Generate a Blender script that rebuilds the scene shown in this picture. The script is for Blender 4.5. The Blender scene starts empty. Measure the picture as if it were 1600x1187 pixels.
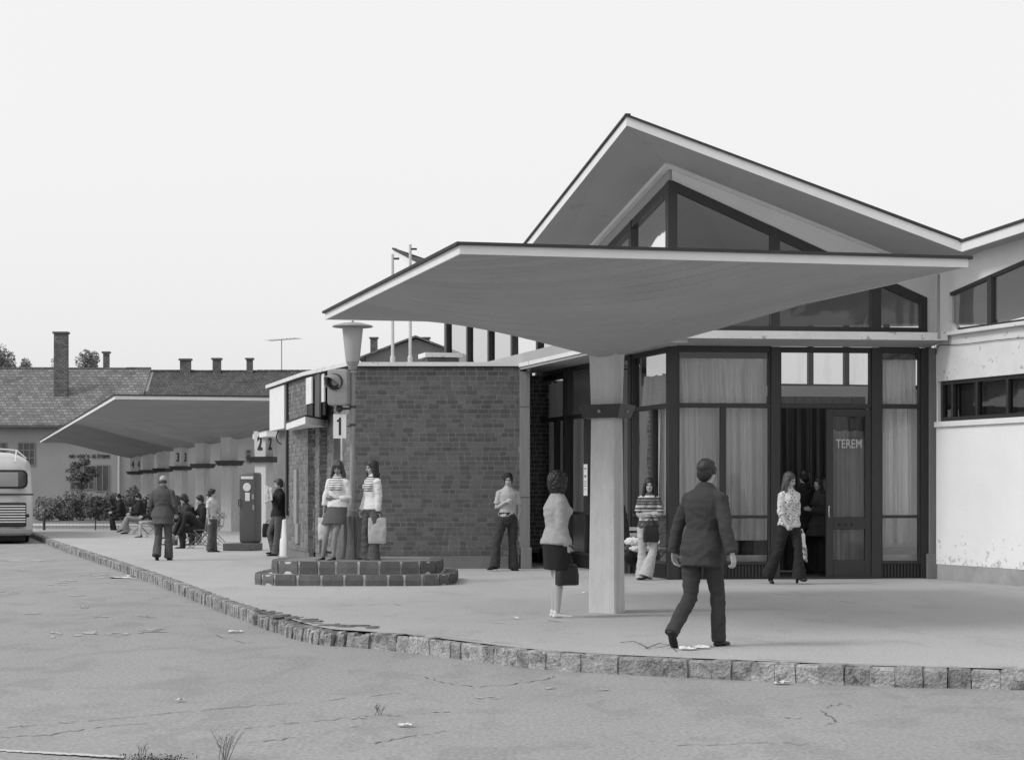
import bpy, bmesh, math, random
from mathutils import Vector, Matrix, noise
import numpy as np
random.seed(7)
R = math.radians
scene = bpy.context.scene
COL = scene.collection

# ------------------------------------------------------------------ camera, sky, sun, exposure
F, CX, HZ, HC = 3300.0, 800.0, 764.0, 1.45       # pixels of a 1600 px wide frame, horizon line, eye height over the pavement
cam_d = bpy.data.cameras.new('camera'); cam = bpy.data.objects.new('camera', cam_d); COL.objects.link(cam)
cam_d.sensor_width = 36.0; cam_d.lens = 36.0 * F / 1600.0
cam_d.shift_y = (HZ - 593.5) / 1600.0
cam_d.clip_start = 0.5; cam_d.clip_end = 3000
cam.location = (0, 0, HC); cam.rotation_euler = (R(90), 0, 0)
scene.camera = cam
SUN_EL, SUN_AZ = 42.0, 250.0                      # azimuth clockwise from +Y
world = bpy.data.worlds.new('World'); scene.world = world; world.use_nodes = True
wn = world.node_tree; wn.nodes.clear()
wo = wn.nodes.new('ShaderNodeOutputWorld'); bg = wn.nodes.new('ShaderNodeBackground')
sk = wn.nodes.new('ShaderNodeTexSky'); sk.sky_type = 'NISHITA'; sk.sun_disc = False
sk.sun_elevation = R(SUN_EL); sk.sun_rotation = R(SUN_AZ); sk.dust_density = 6.0; sk.air_density = 1.0
bw = wn.nodes.new('ShaderNodeRGBToBW')            # the photograph is black and white: overcast grey sky light
p1 = wn.nodes.new('ShaderNodeMath'); p1.operation = 'POWER'; p1.inputs[1].default_value = 0.12
m1 = wn.nodes.new('ShaderNodeMath'); m1.operation = 'MULTIPLY'; m1.inputs[1].default_value = 8.15
wn.links.new(sk.outputs[0], bw.inputs[0]); wn.links.new(bw.outputs[0], p1.inputs[0])
wn.links.new(p1.outputs[0], m1.inputs[0]); wn.links.new(m1.outputs[0], bg.inputs['Color'])
bg.inputs['Strength'].default_value = 0.1
wn.links.new(bg.outputs[0], wo.inputs[0])
sl = bpy.data.lights.new('sun', 'SUN'); sl.energy = 1.7; sl.angle = R(18); sl.color = (1, 1, 1)
so = bpy.data.objects.new('sun', sl); COL.objects.link(so)
az = R(SUN_AZ); el = R(SUN_EL)
sd = Vector((math.sin(az) * math.cos(el), math.cos(az) * math.cos(el), math.sin(el)))
so.rotation_euler = sd.to_track_quat('Z', 'Y').to_euler(); so.location = (0, 0, 60)
vs = scene.view_settings
vs.view_transform = 'Standard'; vs.look = 'None'; vs.exposure = 0.0; vs.gamma = 1.0; vs.use_curve_mapping = False
try:
    scene.cycles.max_bounces = 8; scene.cycles.transparent_max_bounces = 16; scene.cycles.use_denoising = True; scene.cycles.use_adaptive_sampling = False; scene.cycles.max_bounces = 6
except Exception: pass

# ------------------------------------------------------------------ helpers
def at(px, py, s):                                # point seen at pixel (px,py) whose scale is s pixels per metre
    return Vector(((px - CX) / s, F / s, HC + (HZ - py) / s))
def gnd(px, py, z=0.0):
    s = (py - HZ) / (HC - z)
    return Vector(((px - CX) / s, F / s, z))
UA = R(14.3)
U = Vector((math.cos(UA), math.sin(UA), 0)); V = Vector((-math.sin(UA), math.cos(UA), 0)); Z = Vector((0, 0, 1))
X1 = Vector((1, 0, 0))

def tag(o, label=None, cat=None, group=None, kind=None):
    if label: o['label'] = label
    if cat: o['category'] = cat
    if group: o['group'] = group
    if kind: o['kind'] = kind
    return o
def empty(name, loc, rz=0, label=None, cat=None, group=None):
    o = bpy.data.objects.new(name, None); COL.objects.link(o)
    o.location = loc; o.rotation_euler = (0, 0, rz); o.empty_display_size = .2
    return tag(o, label, cat, group)
def mkmesh(name, verts, faces, m, smooth=False):
    me = bpy.data.meshes.new(name); me.from_pydata([tuple(v) for v in verts], [], faces)
    if m: me.materials.append(m)
    if smooth: me.polygons.foreach_set('use_smooth', [True] * len(me.polygons))
    me.update(); return me
def world_of(p):
    m = Matrix.LocRotScale(p.location, p.rotation_euler, p.scale)
    return (world_of(p.parent) @ m) if p.parent else m
class MB:
    """collects vertices and faces in world space; build() links them as one object, local to its parent"""
    def __init__(s): s.v = []; s.f = []
    def add(s, vs_, fs):
        n = len(s.v); s.v += [Vector(v) for v in vs_]; s.f += [[i + n for i in f] for f in fs]; return s
    def box(s, c, ax, ay, az_, hx, hy, hz, taper=1.0):
        c = Vector(c); out = []
        for k in (-1, 1):
            t = taper if k > 0 else 1.0
            for i, j in ((-1, -1), (1, -1), (1, 1), (-1, 1)):
                out.append(c + ax * (i * hx * t) + ay * (j * hy * t) + az_ * (k * hz))
        return s.add(out, [[3, 2, 1, 0], [4, 5, 6, 7], [0, 1, 5, 4], [1, 2, 6, 5], [2, 3, 7, 6], [3, 0, 4, 7]])
    def abox(s, x0, y0, z0, x1, y1, z1):
        return s.box(((x0 + x1) / 2, (y0 + y1) / 2, (z0 + z1) / 2), X1, Vector((0, 1, 0)), Z, abs(x1 - x0) / 2, abs(y1 - y0) / 2, abs(z1 - z0) / 2)
    def bar(s, a, b, w, d, up=Z):
        a = Vector(a); b = Vector(b); t = (b - a).normalized(); sx = t.cross(up)
        if sx.length < 1e-4: sx = t.cross(X1)
        sx.normalize(); sy = sx.cross(t)
        return s.box((a + b) / 2, sx, sy, t, w / 2, d / 2, (b - a).length / 2)
    def prism(s, poly, z0, z1):
        n = len(poly); vs_ = [Vector((p[0], p[1], z0)) for p in poly] + [Vector((p[0], p[1], z1)) for p in poly]
        fs = [list(range(n))[::-1], [i + n for i in range(n)]] + [[i, (i + 1) % n, (i + 1) % n + n, i + n] for i in range(n)]
        return s.add(vs_, fs)
    def rings(s, rs, cap=True):
        n = len(rs[0]); vs_ = [p for r in rs for p in r]; fs = []
        for k in range(len(rs) - 1):
            for i in range(n):
                j = (i + 1) % n
                fs.append([k * n + i, k * n + j, (k + 1) * n + j, (k + 1) * n + i])
        if cap: fs += [list(range(n))[::-1], [(len(rs) - 1) * n + i for i in range(n)]]
        return s.add(vs_, fs)
    def tube(s, pts, r, n=8, cap=True):
        pts = [Vector(p) for p in pts]; rs = []
        rr = r if isinstance(r, (list, tuple)) else [r] * len(pts)
        ref = None
        for i, p in enumerate(pts):
            t = (pts[min(i + 1, len(pts) - 1)] - pts[max(i - 1, 0)])
            if t.length < 1e-7: t = Z.copy()
            t.normalize()
            if ref is None: ref = t.cross(Z if abs(t.z) < .9 else X1).normalized()
            ref = (ref - t * ref.dot(t)).normalized(); q = t.cross(ref)
            rs.append([p + ref * (math.cos(a) * rr[i]) + q * (math.sin(a) * rr[i]) for a in [2 * math.pi * k / n for k in range(n)]])
        return s.rings(rs, cap)
    def lathe(s, c, prof, n=24, ax=Z):
        c = Vector(c); a1 = ax.cross(X1 if abs(ax.x) < .9 else Z).normalized(); a2 = ax.cross(a1)
        rs = [[c + ax * z + a1 * (math.cos(2 * math.pi * k / n) * r) + a2 * (math.sin(2 * math.pi * k / n) * r) for k in range(n)] for r, z in prof]
        return s.rings(rs)
    def quad(s, a, b, c, d): return s.add([a, b, c, d], [[0, 1, 2, 3]])
    def build(s, name, m, parent=None, smooth=False, bevel=0, origin=None):
        if parent: W = world_of(parent)
        else:
            if origin is None:
                xs = [v.x for v in s.v]; ys = [v.y for v in s.v]; zs = [v.z for v in s.v]
                origin = Vector(((min(xs) + max(xs)) / 2, (min(ys) + max(ys)) / 2, min(zs)))
            W = Matrix.Translation(origin)
        Wi = W.inverted()
        me = mkmesh(name, [Wi @ v for v in s.v], s.f, m, False)
        bm = bmesh.new(); bm.from_mesh(me); bmesh.ops.recalc_face_normals(bm, faces=bm.faces)
        if bevel: bmesh.ops.bevel(bm, geom=bm.edges[:], offset=bevel, segments=1, affect='EDGES', clamp_overlap=True)
        bm.to_mesh(me); bm.free()
        if smooth:
            me.polygons.foreach_set('use_smooth', [True] * len(me.polygons))
            try: me.set_sharp_from_angle(angle=R(40))
            except Exception: pass
        o = bpy.data.objects.new(name, me); COL.objects.link(o)
        if parent: o.parent = parent
        else: o.location = W.translation
        return o
def text(name, s, size, p, right, up, m, parent, depth=.004, bold=0.0, xs=1.0):
    """flat lettering lying in the plane right/up, centred on p"""
    cu = bpy.data.curves.new(name, 'FONT'); cu.body = s; cu.size = size; cu.align_x = 'CENTER'; cu.align_y = 'CENTER'
    cu.extrude = depth; cu.offset = bold; cu.materials.append(m); cu.resolution_u = 4
    o = bpy.data.objects.new(name, cu); COL.objects.link(o)
    r = right.normalized(); u = up.normalized(); n = r.cross(u)
    M = Matrix((r * xs, u, n)).transposed().to_4x4(); M.translation = Vector(p)
    dg = bpy.context.evaluated_depsgraph_get()
    me = bpy.data.meshes.new_from_object(o.evaluated_get(dg)); bpy.data.objects.remove(o); bpy.data.curves.remove(cu)
    me.transform((world_of(parent).inverted() @ M) if parent else M)
    if not me.materials: me.materials.append(m)
    o = bpy.data.objects.new(name, me); COL.objects.link(o)
    if parent: o.parent = parent
    return o
def copy_tree(o, parent=None):
    c = o.copy(); COL.objects.link(c); c.parent = parent
    for ch in [x for x in bpy.data.objects if x.parent == o]: copy_tree(ch, c)
    return c

# ------------------------------------------------------------------ materials (all grey: black and white photograph)
def G(v): return (v, v, v, 1)
def nodes(name):
    m = bpy.data.materials.new(name); m.use_nodes = True; nt = m.node_tree
    return m, nt, nt.nodes['Principled BSDF']
def N(nt, t, **kw):
    n = nt.nodes.new(t)
    for k, v in kw.items():
        if k.startswith('i_'):
            key = k[2:]; key = int(key) if key.isdigit() else key
            n.inputs[key].default_value = v
        else: setattr(n, k, v)
    return n
def mat(name, base, rough=.8, var=.15, scale=3.0, fine=.08, fscale=60, bump=.3, bdist=.01, stretch=None, metal=0, spec=.3, island=0, stain=0, stain_scale=2.0, stain_v=.5, stain_edge=(.62, .7)):
    m, nt, b = nodes(name); L = nt.links.new
    tc = N(nt, 'ShaderNodeTexCoord'); co = tc.outputs['Object']
    if stretch:
        mp = N(nt, 'ShaderNodeMapping'); mp.inputs['Scale'].default_value = stretch; L(co, mp.inputs[0]); co = mp.outputs[0]
    n1 = N(nt, 'ShaderNodeTexNoise', i_Scale=scale, i_Detail=6.0, i_Roughness=.62); L(co, n1.inputs['Vector'])
    n2 = N(nt, 'ShaderNodeTexNoise', i_Scale=fscale, i_Detail=3.0); L(co, n2.inputs['Vector'])
    r1 = N(nt, 'ShaderNodeMapRange', i_1=.25, i_2=.75, i_3=1 - var, i_4=1 + var); L(n1.outputs[0], r1.inputs[0])
    r2 = N(nt, 'ShaderNodeMapRange', i_1=.25, i_2=.75, i_3=1 - fine, i_4=1 + fine); L(n2.outputs[0], r2.inputs[0])
    mu = N(nt, 'ShaderNodeMath', operation='MULTIPLY'); L(r1.outputs[0], mu.inputs[0]); L(r2.outputs[0], mu.inputs[1])
    out = mu.outputs[0]
    if island:
        g = N(nt, 'ShaderNodeNewGeometry'); ri = N(nt, 'ShaderNodeMapRange', i_1=0, i_2=1, i_3=1 - island, i_4=1 + island)
        L(g.outputs['Random Per Island'], ri.inputs[0])
        m2 = N(nt, 'ShaderNodeMath', operation='MULTIPLY'); L(out, m2.inputs[0]); L(ri.outputs[0], m2.inputs[1]); out = m2.outputs[0]
    if stain:
        n3 = N(nt, 'ShaderNodeTexNoise', i_Scale=stain_scale, i_Detail=9.0, i_Roughness=.7, i_Distortion=.4); L(co, n3.inputs['Vector'])
        r3 = N(nt, 'ShaderNodeMapRange', i_1=stain_edge[0], i_2=stain_edge[1], i_3=1, i_4=stain_v); L(n3.outputs[0], r3.inputs[0])
        m3 = N(nt, 'ShaderNodeMath', operation='MULTIPLY'); L(out, m3.inputs[0]); L(r3.outputs[0], m3.inputs[1]); out = m3.outputs[0]
    mb = N(nt, 'ShaderNodeMath', operation='MULTIPLY', i_1=base); L(out, mb.inputs[0])
    L(mb.outputs[0], b.inputs['Base Color'])
    b.inputs['Roughness'].default_value = rough; b.inputs['Metallic'].default_value = metal
    b.inputs['Specular IOR Level'].default_value = spec
    if bump:
        bp = N(nt, 'ShaderNodeBump', i_Strength=bump, i_Distance=bdist); L(n2.outputs[0], bp.inputs['Height']); L(bp.outputs[0], b.inputs['Normal'])
    m['co'] = 1
    return m
def glass_mat(name, tint=.85, rough=.03, refl=1.0, wav=.0):
    m, nt, b = nodes(name); L = nt.links.new; nt.nodes.remove(b)
    t = N(nt, 'ShaderNodeBsdfTransparent'); t.inputs[0].default_value = G(tint)
    g = N(nt, 'ShaderNodeBsdfGlossy'); g.inputs['Roughness'].default_value = rough; g.inputs['Color'].default_value = G(.9)
    fr = N(nt, 'ShaderNodeFresnel', i_IOR=1.6); mx = N(nt, 'ShaderNodeMixShader')
    tc = N(nt, 'ShaderNodeTexCoord'); n = N(nt, 'ShaderNodeTexNoise', i_Scale=1.3, i_Detail=2.0); L(tc.outputs['Object'], n.inputs['Vector'])
    bp = N(nt, 'ShaderNodeBump', i_Strength=.25 + wav, i_Distance=.02); L(n.outputs[0], bp.inputs['Height']); L(bp.outputs[0], g.inputs['Normal'])
    mm = N(nt, 'ShaderNodeMath', operation='MULTIPLY', i_1=refl); L(fr.outputs[0], mm.inputs[0])
    L(mm.outputs[0], mx.inputs[0]); L(t.outputs[0], mx.inputs[1]); L(g.outputs[0], mx.inputs[2])
    L(mx.outputs[0], nt.nodes['Material Output'].inputs[0])
    return m
M = {}
M['road'] = mat('road_asphalt', .29, .9, .10, .5, .22, 34, .18, .004, stretch=(1, .45, 1), stain=1, stain_scale=1.6, stain_v=.88, stain_edge=(.50, .58))
M['pave'] = mat('pavement_asphalt', .39, .9, .08, .6, .17, 36, .3, .005, stretch=(1, .45, 1), stain=1, stain_scale=1.4, stain_v=.9, stain_edge=(.54, .62))
M['lawn'] = mat('dry_grass', .20, .95, .35, 1.5, .3, 20, .6, .05)
M['path'] = mat('gravel_path', .5, .95, .1, 1, .1, 30)
M['kerb'] = mat('kerb_granite', .31, .85, .40, 6, .24, 40, .9, .03, island=.24, stain=1, stain_scale=8, stain_v=.45, stain_edge=(.52, .62))
M['mortar'] = mat('pale_mortar', .52, .9, .2, 4, .15, 60)
M['dirt'] = mat('dark_joint_dirt', .11, .95, .3, 4, .2, 50)
M['brick'] = mat('dark_clinker_brick', .105, .75, .15, 6, .14, 50, .4, .004, island=.27)
M['bmortar'] = mat('brick_mortar', .33, .9, .1, 4, .1, 60)
M['plinth'] = mat('plinth_render', .17, .9, .2, 3, .1, 50, stain=1, stain_scale=3, stain_v=.75)
M['conc'] = mat('board_marked_concrete', .52, .85, .10, 3, .16, 60, .5, .004, stretch=(3, 3, 1.2), stain=1, stain_scale=7, stain_v=.6, stain_edge=(.64, .70))
M['conc2'] = mat('grey_concrete', .22, .85, .15, 4, .08, 60, .4, .004, stretch=(5, 5, .5), stain=1, stain_scale=8, stain_v=.7, stain_edge=(.64, .72))
M['white'] = mat('white_paint', .74, .7, .06, 3, .03, 60, .15, .003, stain=1, stain_scale=5, stain_v=.72, stain_edge=(.66, .74))
M['whitewall'] = mat('white_limewash', .74, .8, .06, 1.2, .04, 40, .2, .004)
M['peel'] = mat('peeling_white_paint', .66, .8, .10, 3, .05, 60, .3, .004, stain=1, stain_scale=6, stain_v=.5, stain_edge=(.60, .63))
M['wingwall'] = mat('stained_white_limewash', .80, .85, .05, 1.0, .04, 40, .25, .004)
nt = M['wingwall'].node_tree; b_ = nt.nodes['Principled BSDF']; src_ = b_.inputs['Base Color'].links[0].from_socket; L9 = nt.links.new   # damp, flaking foot of the wall
tc_ = N(nt, 'ShaderNodeTexCoord'); sx_ = N(nt, 'ShaderNodeSeparateXYZ'); L9(tc_.outputs['Object'], sx_.inputs[0])
nz_ = N(nt, 'ShaderNodeTexNoise', i_Scale=7.0, i_Detail=9.0, i_Roughness=.7); L9(tc_.outputs['Object'], nz_.inputs['Vector'])
hh_ = N(nt, 'ShaderNodeMapRange', i_1=.25, i_2=1.0, i_3=.52, i_4=.70); L9(sx_.outputs[2], hh_.inputs[0])
gt_ = N(nt, 'ShaderNodeMath', operation='SUBTRACT'); L9(nz_.outputs[0], gt_.inputs[0]); L9(hh_.outputs[0], gt_.inputs[1])
mr_ = N(nt, 'ShaderNodeMapRange', i_1=0, i_2=.05, i_3=1, i_4=.6); L9(gt_.outputs[0], mr_.inputs[0])
mm_ = N(nt, 'ShaderNodeMath', operation='MULTIPLY'); L9(src_, mm_.inputs[0]); L9(mr_.outputs[0], mm_.inputs[1]); L9(mm_.outputs[0], b_.inputs['Base Color'])
M['plinth2'] = mat('pale_plinth_render', .33, .9, .2, 3, .1, 50, stain=1, stain_scale=5, stain_v=.75)
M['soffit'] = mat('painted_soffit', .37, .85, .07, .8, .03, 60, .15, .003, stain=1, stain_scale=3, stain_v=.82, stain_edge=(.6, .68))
M['shell'] = mat('board_marked_shell', .39, .85, .08, 1.2, .10, 40, .3, .004, stain=1, stain_scale=7, stain_v=.6, stain_edge=(.66, .72))
M['roofing'] = mat('roofing_felt', .05, .8, .2, 5, .1, 60)
M['frame'] = mat('dark_stained_frame', .027, .45, .25, 6, .1, 80, .2, .002, spec=.5, stretch=(6, 6, 1))
M['glass'] = glass_mat('window_glass', .95)
M['curtain'] = mat('pale_curtain', .88, .9, .10, 2, .02, 40, 0, .002, stretch=(3, 3, .2))
nt = M['curtain'].node_tree; b_ = nt.nodes['Principled BSDF']; tr_ = N(nt, 'ShaderNodeBsdfTranslucent'); nt.links.new(b_.inputs['Base Color'].links[0].from_socket, tr_.inputs[0])
mx_ = N(nt, 'ShaderNodeMixShader', i_0=.22); nt.links.new(b_.outputs[0], mx_.inputs[1]); nt.links.new(tr_.outputs[0], mx_.inputs[2]); nt.links.new(mx_.outputs[0], nt.nodes['Material Output'].inputs[0])
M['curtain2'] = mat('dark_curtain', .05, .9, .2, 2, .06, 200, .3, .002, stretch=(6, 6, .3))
M['inner'] = mat('interior_wall', .6, .9, .1, 1, .05, 30)
M['innerdark'] = mat('interior_floor', .42, .6, .2, 2, .1, 30)
M['metal'] = mat('painted_steel', .26, .5, .12, 6, .06, 60, .1, .001, spec=.5, stain=1, stain_scale=14, stain_v=.55, stain_edge=(.66, .7))
M['dmetal'] = mat('dark_steel', .025, .5, .2, 6, .06, 60, .1, .001, spec=.5)
M['lmetal'] = mat('pale_steel', .5, .5, .1, 6, .06, 60, .1, .001, spec=.5)
M['chrome'] = mat('bright_trim', .8, .25, .05, 6, .03, 60, 0, metal=.6)
M['black'] = mat('black_paint', .018, .5, .1, 6, .06, 60, 0)
M['rubber'] = mat('black_rubber', .02, .8, .1, 6, .06, 60, .2, .002)
M['opal'] = mat('opal_lamp_glass', .36, .35, .05, 3, .02, 60, 0, spec=.5)
M['plate'] = mat('enamel_plate', .62, .4, .06, 8, .04, 60, 0, stain=1, stain_scale=22, stain_v=.4, stain_edge=(.63, .67))
M['ink'] = mat('black_lettering', .02, .6, .1, 6, .06, 60, 0)
M['lettering'] = mat('pale_lettering', .42, .6, .1, 6, .06, 60, 0)
M['stone'] = mat('dark_rock_block', .125, .85, .25, 7, .2, 60, .8, .012, island=.22)
M['bark'] = mat('old_stump_wood', .23, .9, .35, 4, .25, 25, 1.0, .02, stretch=(7, 7, .7))
M['soil'] = mat('planter_soil', .2, .95, .3, 4, .2, 40, .6, .02)
M['plaster'] = mat('old_plaster', .30, .9, .08, .5, .04, 20)
M['plaster2'] = mat('grey_plaster', .20, .9, .12, .6, .05, 20)
M['wood'] = mat('window_wood', .16, .8, .2, 2, .1, 30)
M['darkpane'] = mat('dim_window_glass', .05, .2, .5, 1.5, .1, 30, 0, spec=.6)
M['leaf'] = mat('foliage', .19, .8, .3, .8, .2, 12, 0, island=.5)
M['leaf2'] = mat('dusty_foliage', .30, .85, .25, .5, .2, 12, 0, island=.4)
M['trunk'] = mat('tree_bark', .06, .9, .3, 4, .2, 20)
M['paper'] = mat('paper', .68, .8, .06, 5, .04, 60, .3, .004)
M['plastic'] = mat('pale_plastic_film', .50, .35, .14, 5, .05, 60, .3, .006, spec=.5)
M['plastic2'] = mat('grey_plastic_film', .40, .35, .2, 8, .05, 60, .3, .006, spec=.5)
M['leather'] = mat('black_leather', .012, .45, .2, 10, .1, 90, .3, .003, spec=.35)
M['skin'] = mat('skin', .40, .6, .06, 12, .03, 90, .1, .001)
M['skin2'] = mat('stockinged_skin', .24, .6, .06, 12, .03, 90, .1, .001)
M['hair_dark'] = mat('dark_hair', .012, .45, .35, 30, .3, 150, .5, .004, stretch=(3, 3, .4), spec=.5)
M['hair_mid'] = mat('brown_hair', .045, .45, .3, 30, .3, 150, .5, .004, stretch=(3, 3, .4), spec=.5)
M['eye'] = mat('dark_eye', .015, .3, 0, 6, 0, 60, 0)
M['lip'] = mat('lip', .15, .5, 0, 6, 0, 60, 0)
def board_marks(m, direction, spacing, strength=.22):
    """thin formwork lines running across a concrete surface"""
    nt = m.node_tree; L = nt.links.new; b = nt.nodes['Principled BSDF']
    src = b.inputs['Base Color'].links[0].from_socket
    tc = N(nt, 'ShaderNodeTexCoord'); sp = N(nt, 'ShaderNodeVectorMath', operation='DOT_PRODUCT'); sp.inputs[1].default_value = direction
    L(tc.outputs['Object'], sp.inputs[0])
    nz = N(nt, 'ShaderNodeTexNoise', i_Scale=.9, i_Detail=3.0); L(tc.outputs['Object'], nz.inputs['Vector'])
    d = N(nt, 'ShaderNodeMath', operation='DIVIDE', i_1=spacing); L(sp.outputs['Value'], d.inputs[0])
    fr = N(nt, 'ShaderNodeMath', operation='FRACT'); L(d.outputs[0], fr.inputs[0])
    pp = N(nt, 'ShaderNodeMath', operation='PINGPONG', i_1=.5); L(d.outputs[0], pp.inputs[0])
    ln = N(nt, 'ShaderNodeMapRange', i_1=.0, i_2=.05, i_3=1.0, i_4=0.0); L(pp.outputs[0], ln.inputs[0])
    gate = N(nt, 'ShaderNodeMapRange', i_1=.42, i_2=.6, i_3=0, i_4=strength * 2); L(nz.outputs[0], gate.inputs[0])
    a = N(nt, 'ShaderNodeMath', operation='MULTIPLY'); L(ln.outputs[0], a.inputs[0]); L(gate.outputs[0], a.inputs[1])
    inv = N(nt, 'ShaderNodeMath', operation='SUBTRACT', i_0=1.0); L(a.outputs[0], inv.inputs[1])
    fl = N(nt, 'ShaderNodeMath', operation='FLOOR'); L(d.outputs[0], fl.inputs[0])
    wn_ = N(nt, 'ShaderNodeTexWhiteNoise', noise_dimensions='1D'); L(fl.outputs[0], wn_.inputs['W'])
    bt = N(nt, 'ShaderNodeMapRange', i_1=0, i_2=1, i_3=.95, i_4=1.05); L(wn_.outputs[0], bt.inputs[0])
    o = N(nt, 'ShaderNodeMath', operation='MULTIPLY'); L(inv.outputs[0], o.inputs[0]); L(bt.outputs[0], o.inputs[1])
    o2 = N(nt, 'ShaderNodeMath', operation='MULTIPLY'); L(o.outputs[0], o2.inputs[0]); L(src, o2.inputs[1])
    L(o2.outputs[0], b.inputs['Base Color'])
board_marks(M['shell'], (U + V * .9).normalized(), .24, .2)
board_marks(M['conc'], Vector((.93, -.2, 0)), .085, .15)

# ------------------------------------------------------------------ ground, pavement, kerb
SW = -0.16                                        # road level under the pavement
MB().add([(-400, -20, SW), (400, -20, SW), (400, 1500, SW), (-400, 1500, SW)], [[0, 1, 2, 3]]).build('road', M['road'])
tag(bpy.data.objects['road'], kind='structure')
kpx = [(62, 837), (90, 848), (124, 859), (160, 870.5), (206, 885.6), (270, 908), (337, 934), (394, 953), (425, 963), (460, 974), (499, 982.5), (540, 985.5), (587, 989), (640, 994), (700, 1001), (794, 1012.5), (887, 1020), (1000, 1026), (1187, 1034), (1375, 1041.5), (1600, 1046.5)]
kp = [gnd(*p) for p in kpx]
d0 = (kp[0] - kp[2]).normalized(); [kp.insert(0, kp[0] + d0 * 7) for _ in range(7)]
d1 = (kp[-1] - kp[-2]).normalized(); [kp.append(kp[-1] + d1 * 1.5) for _ in range(12)]
def catmull(P, n):
    out = []
    for i in range(len(P) - 1):
        p0, p1_, p2, p3 = P[max(i - 1, 0)], P[i], P[i + 1], P[min(i + 2, len(P) - 1)]
        for k in range(n):
            t = k / n
            out.append(.5 * ((2 * p1_) + (p2 - p0) * t + (2 * p0 - 5 * p1_ + 4 * p2 - p3) * t * t + (3 * p1_ - p0 - 3 * p2 + p3) * t ** 3))
    return out + [P[-1]]
kc = catmull(kp, 4)
KW = .13
def offset(P, d):
    o = []
    for i, p in enumerate(P):
        t = (P[min(i + 1, len(P) - 1)] - P[max(i - 1, 0)]).normalized(); n = Vector((-t.y, t.x, 0))
        o.append(p + n * d)
    return o
inner = offset(kc, KW)                            # pavement side of the kerb
bm = bmesh.new()
poly = inner + [Vector((60, inner[-1].y, 0)), Vector((60, 150, 0)), Vector((inner[0].x, 150, 0))]
vsx = [bm.verts.new((p.x, p.y, 0)) for p in poly]
fc = bm.faces.new(vsx); bmesh.ops.triangulate(bm, faces=[fc])
me = bpy.data.meshes.new('pavement'); bm.to_mesh(me); bm.free(); me.materials.append(M['pave'])
bmesh_n = me.polygons[0].normal.z
o = bpy.data.objects.new('pavement', me); COL.objects.link(o); tag(o, kind='structure')
# kerb: individual weathered stones set along the curve, with a bed behind them
kb = MB(); acc = 0; seg = []
L_ = [0]
for a, b in zip(kc, kc[1:]): L_.append(L_[-1] + (b - a).length)
def on_curve(C, Ls, l):
    for i in range(len(C) - 1):
        if Ls[i + 1] >= l:
            t = (l - Ls[i]) / max(1e-6, Ls[i + 1] - Ls[i]); return C[i].lerp(C[i + 1], t), (C[i + 1] - C[i]).normalized()
    return C[-1], (C[-1] - C[-2]).normalized()
l = 0; rnd = random.Random(3)
while l < L_[-1] - .5:
    p, t = on_curve(kc, L_, l)
    px = CX + F * p.x / max(p.y, 1)
    thin = 395 < px < 575
    w = (rnd.uniform(.07, .11) if px > 440 else rnd.uniform(.09, .13)) if thin else (rnd.uniform(.17, .24) if px > 575 else rnd.uniform(.11, .17))
    c, t = on_curve(kc, L_, l + w / 2); n = Vector((-t.y, t.x, 0))
    g = .004 if not thin else .012
    lean = (rnd.uniform(.12, .35) if px > 440 else rnd.uniform(-.1, .15)) if thin else rnd.uniform(-.03, .03)
    h0, h1 = SW - .03, rnd.uniform(-.012, .006) - (rnd.uniform(0, .035) if thin else 0)
    dj = rnd.uniform(-.012, .012) + (rnd.uniform(-.04, .015) if thin else 0)
    cw = (w - g) / 2
    vv = []
    for zz, sh in ((h0, 0), (SW + .05, 0), (h1 - .02, 1), (h1, 1)):
        inn = (.010 if not thin else .018) if zz == h1 else 0
        for i, j in ((-1, 0), (1, 0), (1, 1), (-1, 1)):
            x = i * (cw - inn) + lean * (zz - h0) ; y = (dj + inn) if j == 0 else (KW + .02)
            vv.append(c + t * (x + rnd.uniform(-.004, .004)) + n * (y + rnd.uniform(-.008, .008) * (j == 0)) + Z * (zz + rnd.uniform(-.004, .004)))
    fs = [[12, 13, 14, 15], [3, 2, 1, 0]]
    for k in range(3):
        for i in range(4): fs.append([k * 4 + i, k * 4 + (i + 1) % 4, k * 4 + 4 + (i + 1) % 4, k * 4 + 4 + i])
    kb.add(vv, fs); l += w
tag(kb.build('kerb', M['kerb']), kind='structure')
kd = MB(); o1 = offset(kc, .035); o2 = offset(kc, KW + .03)
for i in range(len(kc) - 1):
    kd.quad(o1[i] + Z * SW, o1[i + 1] + Z * SW, o1[i + 1] - Z * .03, o1[i] - Z * .03)
    kd.quad(o1[i] - Z * .03, o1[i + 1] - Z * .03, o2[i + 1] - Z * .012, o2[i] - Z * .012)
tag(kd.build('kerb_bed', M['dirt']), kind='structure')
# ragged broken asphalt edge behind the leaning stones
re_ = MB(); rnd = random.Random(9)
def ragged(px0, px1, py0, py1, dens, m):
    for _ in range(dens):
        t = rnd.random(); q = gnd(px0 + (px1 - px0) * t, py0 + (py1 - py0) * t + rnd.uniform(-4, 2)); q.z = .004
        n = rnd.randint(5, 8); r = rnd.uniform(.02, .10)
        m.prism([(q.x + math.cos(2 * math.pi * k / n) * r * rnd.uniform(.6, 1.7), q.y + math.sin(2 * math.pi * k / n) * r * rnd.uniform(.5, 1.2)) for k in range(n)][::1], .001, .004 + rnd.uniform(.0, .012))
ragged(400, 520, 955, 978, 26, re_); ragged(520, 600, 976, 984, 12, re_)
M['broken'] = mat('broken_asphalt', .17, .95, .3, 5, .3, 30, .8, .02)
tag(re_.build('broken_pavement_edge', M['broken']), kind='structure')
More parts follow.
